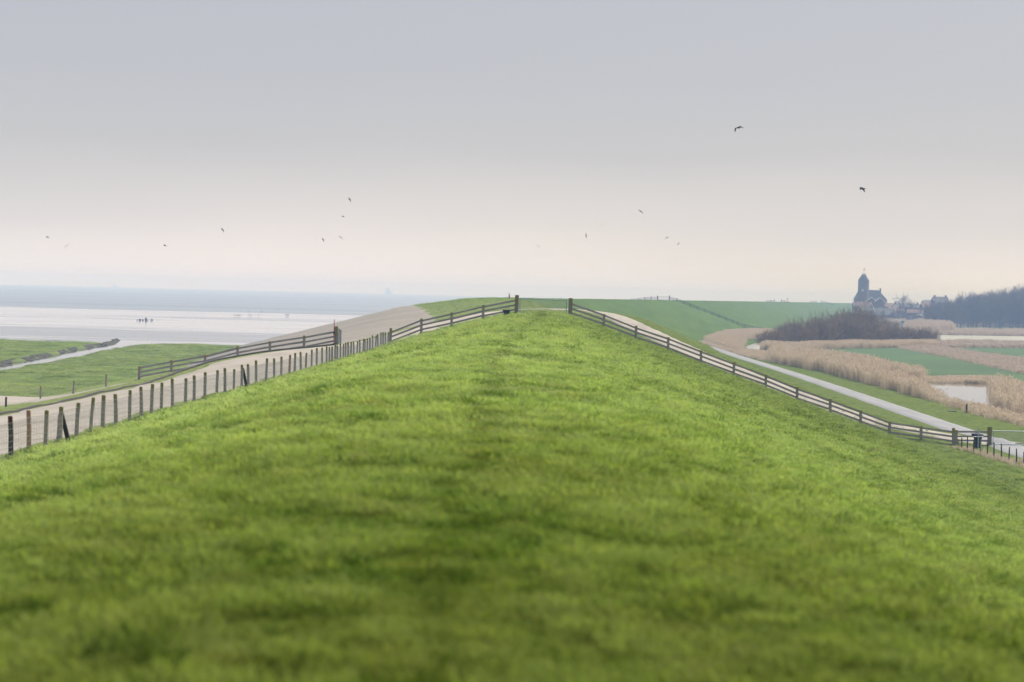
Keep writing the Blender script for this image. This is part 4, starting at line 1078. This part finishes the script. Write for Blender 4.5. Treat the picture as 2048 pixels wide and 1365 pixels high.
hh(1830, 1140, 6, 8, 626, 620, -.3, 'tile', 'small red-roofed house among bare garden trees', chim=1)
hh(1840, 1120, 5, 7, 634, 629, 1.2, 'slate', 'low white-boarded outbuilding among the garden trees', chim=0)
# white framed garden hoop house
q = P(1804, 637, 1085); gh = empty('hoop_greenhouse', (q[0], 1085, PZL+.1)); tag(gh, 'white rounded hoop greenhouse in front of the village', 'greenhouse')
mb = MB(); n = 12; arc = [(2.3*math.cos(math.pi*k/n), -2, 2.2*math.sin(math.pi*k/n)) for k in range(n+1)]; mb.prism(arc, (0, 5, 0)); mb.build('cover', M['slate'], gh)
for k in range(4):
    a = [(2.36*math.cos(math.pi*j/n), -2.05+k*1.6, 2.26*math.sin(math.pi*j/n)) for j in range(n+1)]; MB().tube(a, .12, 5).build('hoop', M['white'], gh)

# church
CD = 1250.0
q = P(1725.8, 620, CD); zt = PZL+3.5
ch = empty('church', (q[0], CD, zt), R(-20)); tag(ch, 'brick village church with saddle-roofed tower and long slate nave', 'church')
zz_ = lambda py: P(1726, py, CD)[2]-zt
W = 5.9/2; he, hr_ = zz_(561), zz_(549)
mb = MB(); mb.box((0, 0, (he-2)/2), (2*W, 2*W, he+2)); tw = mb.build('tower', M['brick'], ch)
mb = MB(); mb.box((0, 0, he-3.2), (2*W+.24, 2*W+.24, .3)); mb.box((0, 0, zz_(589)), (2*W+.3, 2*W+.3, .35)); mb.build('string_course', M['brick2'], tw)
mb = MB(); rl = .95
mb.v = [(-W-.15, -W-.15, he), (W+.15, -W-.15, he), (W+.15, W+.15, he), (-W-.15, W+.15, he), (-rl, -.25, hr_), (rl, -.25, hr_), (rl, .25, hr_), (-rl, .25, hr_)]
mb.f = [(0,1,5,4),(1,2,6,5),(2,3,7,6),(3,0,4,7),(4,5,6,7),(3,2,1,0)]; rof = mb.build('tower_roof', M['slate'], ch)
for s_ in (-1, 1): MB().box((s_*rl, 0, hr_+.15), (.36, .5, .8)).build('ridge_chimney', M['brick'], rof)
mb = MB(); mb.tube([(0, 0, hr_-.2), (0, 0, hr_+3.2)], .09, 6); mb.tube([(0, 0, hr_+.9), (0, 0, hr_+1.1), (0, 0, hr_+1.3)], [.05, .25, .05], 8); vn = mb.build('weathervane', M['slate'], rof)
MB().box((.1, 0, hr_+3.2), (.9, .1, .6)).build('cock', M['slate'], vn)
def arch(c, wd, ht, nrm, parent, mat, nm='belfry_window', dep=.12):
    pts = [(-wd/2, 0), (wd/2, 0)]+[(wd/2*math.cos(math.pi*k/8), ht-wd/2+wd/2*math.sin(math.pi*k/8)) for k in range(9)]
    if abs(nrm[1]) > .5: P3 = [(c[0]+a, c[1], c[2]+b) for a, b in pts]
    else: P3 = [(c[0], c[1]+a, c[2]+b) for a, b in pts]
    return MB().prism(P3, (nrm[0]*dep, nrm[1]*dep, 0)).build(nm, mat, parent)
arch((0, -W, zz_(576.5)), 1.25, 2.6, (0, -1), tw, M['slate']); arch((W, 0, zz_(576.5)), 1.25, 2.6, (1, 0), tw, M['slate'])
arch((-W, 0, zz_(576.5)), 1.25, 2.6, (-1, 0), tw, M['slate'])
ck = MB().tube([(0, -W-.02, zz_(581)), (0, -W-.14, zz_(581))], .72, 14).build('clock_face', M['white'], tw)
MB().tube([(0, -W-.14, zz_(581)), (0, -W-.18, zz_(581))], .40, 12).build('clock_dial', M['slate'], ck)
# nave: ridge line to the right and a lean-to on the left
q2 = P(1741, 620, CD+7); nx = q2[0]-q[0]
R20 = Matrix.Rotation(R(20), 3, 'Z')
def loc(px, py, d):
    a = P(px, py, d); return R20 @ Vector((a[0]-q[0], a[1]-CD, a[2]-zt))
nd = CD+6
L0, L1 = P(1711, 600, nd)[0]-q[0], P(1772, 600, nd)[0]-q[0]
rz0, rz1 = P(1718, 600, nd)[0]-q[0], P(1757.5, 600, nd)[0]-q[0]
ew, rw = zz_(599), zz_(580)
def T(x, y, z): return tuple(R20 @ Vector((x, y, z)))
mb = MB(); y0, y1 = 2.9, 12.5
mb.v = [T(L0, y0, -2), T(L1, y0, -2), T(L1, y1, -2), T(L0, y1, -2), T(L0, y0, ew), T(L1, y0, ew), T(L1, y1, ew), T(L0, y1, ew)]
mb.f = [(3,2,1,0),(4,5,6,7),(0,1,5,4),(1,2,6,5),(2,3,7,6),(3,0,4,7)]; nv = mb.build('nave', M['brick'], ch)
mb = MB(); ym = (y0+y1)/2
mb.v = [T(L0-.3, y0-.4, ew-.2), T(L1+.3, y0-.4, ew-.2), T(L1+.3, y1+.4, ew-.2), T(L0-.3, y1+.4, ew-.2), T(rz0, ym, rw), T(rz1, ym, rw)]
mb.f = [(0,1,5,4),(1,2,5),(2,3,4,5),(3,0,4),(3,2,1,0)]; nr = mb.build('nave_roof', M['slate'], ch)
cx_ = P(1761, 600, nd)[0]-q[0]; c_ = T(cx_, ym, rw-.3); MB().box(c_, (.9, .9, 3.2)).build('chimney', M['brick'], nr)
c_ = T(rz1-.4, ym, rw+.9); MB().tube([(c_[0], c_[1], rw-.2), (c_[0], c_[1], rw+1.8)], .08, 6).build('finial', M['slate'], nr)
for k in range(4):
    xx = L0+(L1-L0)*(.42+.16*k); a = T(xx, y0-.06, (ew)*.45)
    pts = [(-.5, 0), (.5, 0), (.5, 1.7), (0, 2.3), (-.5, 1.7)]
    MB().prism([T(xx+a_, y0, ew*.4+b_) for a_, b_ in pts], T(0, -.12, 0)).build('nave_window', M['glass'], nv)

# ---------------------------------------------------------------- sea and mud details
g0 = PZ(290, 641.5, EYE-11.44)
gr = empty('groyne_stakes', g0); tag(gr, 'clump of dark old wooden groyne stakes standing on the wet mudflat', 'stakes')
r3 = random.Random(9)
for px in (276,278.5,280,282,284,288.5,290,291.5,292.5,294,297,301,303,305.5):
    x = PZ(px, 641.5, EYE-11.44); hgt = r3.uniform(.3, .55)+(.45 if 289 < px < 293 else 0)
    MB().tube([(0, 0, -.2), (r3.uniform(-.08, .08), 0, hgt)], [.15, .11], 6).build('stake', M['stakeblack'], gr, x-g0+np.array([0, r3.uniform(-2, 2), 0]))
def wader(px, py, k):
    g = PZ(px, py, EYE-11.44); mb = MB()
    mb.tube([(-.28, 0, .28), (-.12, 0, .34), (.08, 0, .36), (.2, 0, .44), (.24, 0, .52), (.30, 0, .53), (.42, 0, .50)], [.02, .10, .12, .06, .05, .05, .012], 7)
    for s_ in (-.04, .04): mb.tube([(0, s_, .3), (0, s_, -.02)], .015, 4)
    o = mb.build('wading_bird', M['gull'], None, g, smooth=True); o.rotation_euler = (0, 0, k*1.9); o.scale = (1.35,)*3
    tag(o, 'small dark wading bird standing on the wet mudflat', 'bird', 'wading birds on the mudflat')
for k, (px, py) in enumerate([(469,633.5),(474,633.6),(476.5,633.4),(479.5,633.5),(498,633.3),(502,633),(517,632.6),(572,632.2),(575,632.2),(577,632),(555,621),(498,625),(523,625)]): wader(px, py, k)
def ship(px, d, wd, hull, sup, label, mast):
    x = P(px, 590, d)[0]; e = empty('ship', (x, d, 0), R(18)); tag(e, label, 'ship')
    mb = MB(); mb.prism([(-wd/2, -4, -1), (wd/2*.9, -4, -1), (wd/2, -4, hull), (-wd/2, -4, hull)], (0, 8, 0)); mb.build('hull', M['shipblue'], e)
    s = MB(); s.box((-wd*.12, 0, hull+sup*.3), (wd*.62, 7, sup*.6)); s.box((-wd*.12, 0, hull+sup*.8), (wd*.52, 6, sup*.4)); sp_ = s.build('superstructure', M['shipwhite'], e)
    MB().box((-wd*.18, -3.1, hull+sup*.85), (wd*.34, .3, sup*.12)).build('bridge_window', M['glass'], sp_)
    MB().tube([(-wd*.18, 0, hull+sup), (-wd*.18, 0, hull+sup+mast)], .25, 6).build('mast', M['shipwhite'], e)
    MB().tube([(wd*.3, 0, hull), (wd*.3, 0, hull+sup*.7)], .5, 6).build('crane', M['shipwhite'], e)
ship(777, 6450, 20, 6, 14, 'pale hazy ship on the sea horizon, the largest of the vessels', 5)
ship(230, 6500, 12, 3, 7, 'very faint low ship with a tall mast on the sea horizon', 8)
ship(195, 6550, 7, 2, 4, 'tiniest faint boat on the sea horizon, with a short mast', 3)
# birds in the air
def gull(px, py, d, span, roll, yaw, lift, droop, label):
    d = d*.80
    p_ = P(px, py, d); mb = MB()
    mb.tube([(0, -.30, 0), (0, -.18, .0), (0, -.04, .0), (0, .10, .01), (0, .19, .02), (0, .25, .02), (0, .32, .0)], [.03, .065, .085, .08, .05, .045, .008], 8)
    i = len(mb.v); mb.v += [(-.02, -.25, .01), (.02, -.25, .01), (.08, -.42, .01), (-.08, -.42, .01)]; mb.f += [(i, i+1, i+2, i+3)]
    for s_ in (-1, 1):
        L = span/2; prof_ = [(0.02, .13, -.12), (.22*L/.55, .19, -.10), (.45*L, .21, -.06), (.7*L, .15, -.05), (L, .0, -.07)]
        z = 0; i = len(mb.v); last = 0
        for k, (x, yl, yt) in enumerate(prof_):
            ang_ = lift if x <= .46*L else lift-droop
            z += (x-last)*math.tan(ang_); last = x
            mb.v += [(s_*x, yl, z+.012), (s_*x, yt, z+.012), (s_*x, yt, z-.012), (s_*x, yl, z-.012)]
        for k in range(len(prof_)-1):
            a = i+k*4
            for j in range(4):
                mb.f.append((a+j, a+(j+1) % 4, a+4+(j+1) % 4, a+4+j))
        mb.f.append((i+16, i+17, i+18, i+19))
    o = mb.build('gull', M['gull'], None, p_, smooth=False); o.rotation_euler = (0, roll, yaw); tag(o, label, 'bird', 'gulls in the air')
S_ = 'small dark gull flying over the mudflats and sea'
gull(1477, 256, 250, 1.25, R(-22), R(35), .25, 1.0, 'larger gull gliding high in the sky with bent wings')
gull(1725, 378, 250, 1.25, R(5), R(60), .35, 1.1, 'larger gull flapping above the church and village')
for px, py, d, sp_, ro, ya, li, dr in [(95,475,520,1.1,.2,1.2,.5,1.0),(133,492,470,1.2,-.7,.1,.05,.2),(330,492,520,1.0,.3,1.4,.6,.8),(444.5,460,470,1.1,.8,.8,.5,1.1),(699,399,480,1.1,.8,.8,.4,1.2),(686,433.5,560,1.0,.3,1.3,.5,.9),(681,475,500,1.1,.5,.4,.3,.9),(646,480,560,1.0,1.0,.8,.5,1.0),(586,577,800,1.0,0,.2,.2,.5)]:
    gull(px, py, d, sp_, ro, ya, li, dr, S_)
S2 = 'small dark gull flying above the dike crest'
for px, py, d, sp_, ro, ya, li, dr in [(1076,493,600,1.1,.8,.1,.1,.3),(1128,557.5,800,.9,.2,.5,.3,.6),(1172,471.5,520,1.1,1.45,.4,.2,.3),(1205,450.5,560,1.3,-.25,.1,.05,.3),(1281,423,420,1.2,.55,.4,.2,.6),(1334,476,480,1.1,-.45,.3,.3,.9),(1357,488,650,1.0,-.8,.5,.2,.5)]:
    gull(px, py, d, sp_, ro, ya, li, dr, S2)

# ---------------------------------------------------------------- haze
hz = MB(); hz.box((0, SEA_R/2, (EYE+24-14)/2), (2.3*SEA_R, SEA_R+1400, EYE+24+14))
t = NT('haze_air')
v = t.n('VolumePrincipled'); v.inputs['Color'].default_value = (0.42, 0.59, 1.0, 1); v.inputs['Density'].default_value = 5.6e-4
v.inputs['Absorption Color'].default_value = (.9, .9, .9, 1); v.inputs['Anisotropy'].default_value = -0.35
t.l(v.outputs[0], t.out.inputs['Volume'])
o = hz.build('haze', t.m); tag(o, 'thin pale blue haze lying over the whole scene', 'haze', None, 'stuff')
o.display_type = 'WIRE'
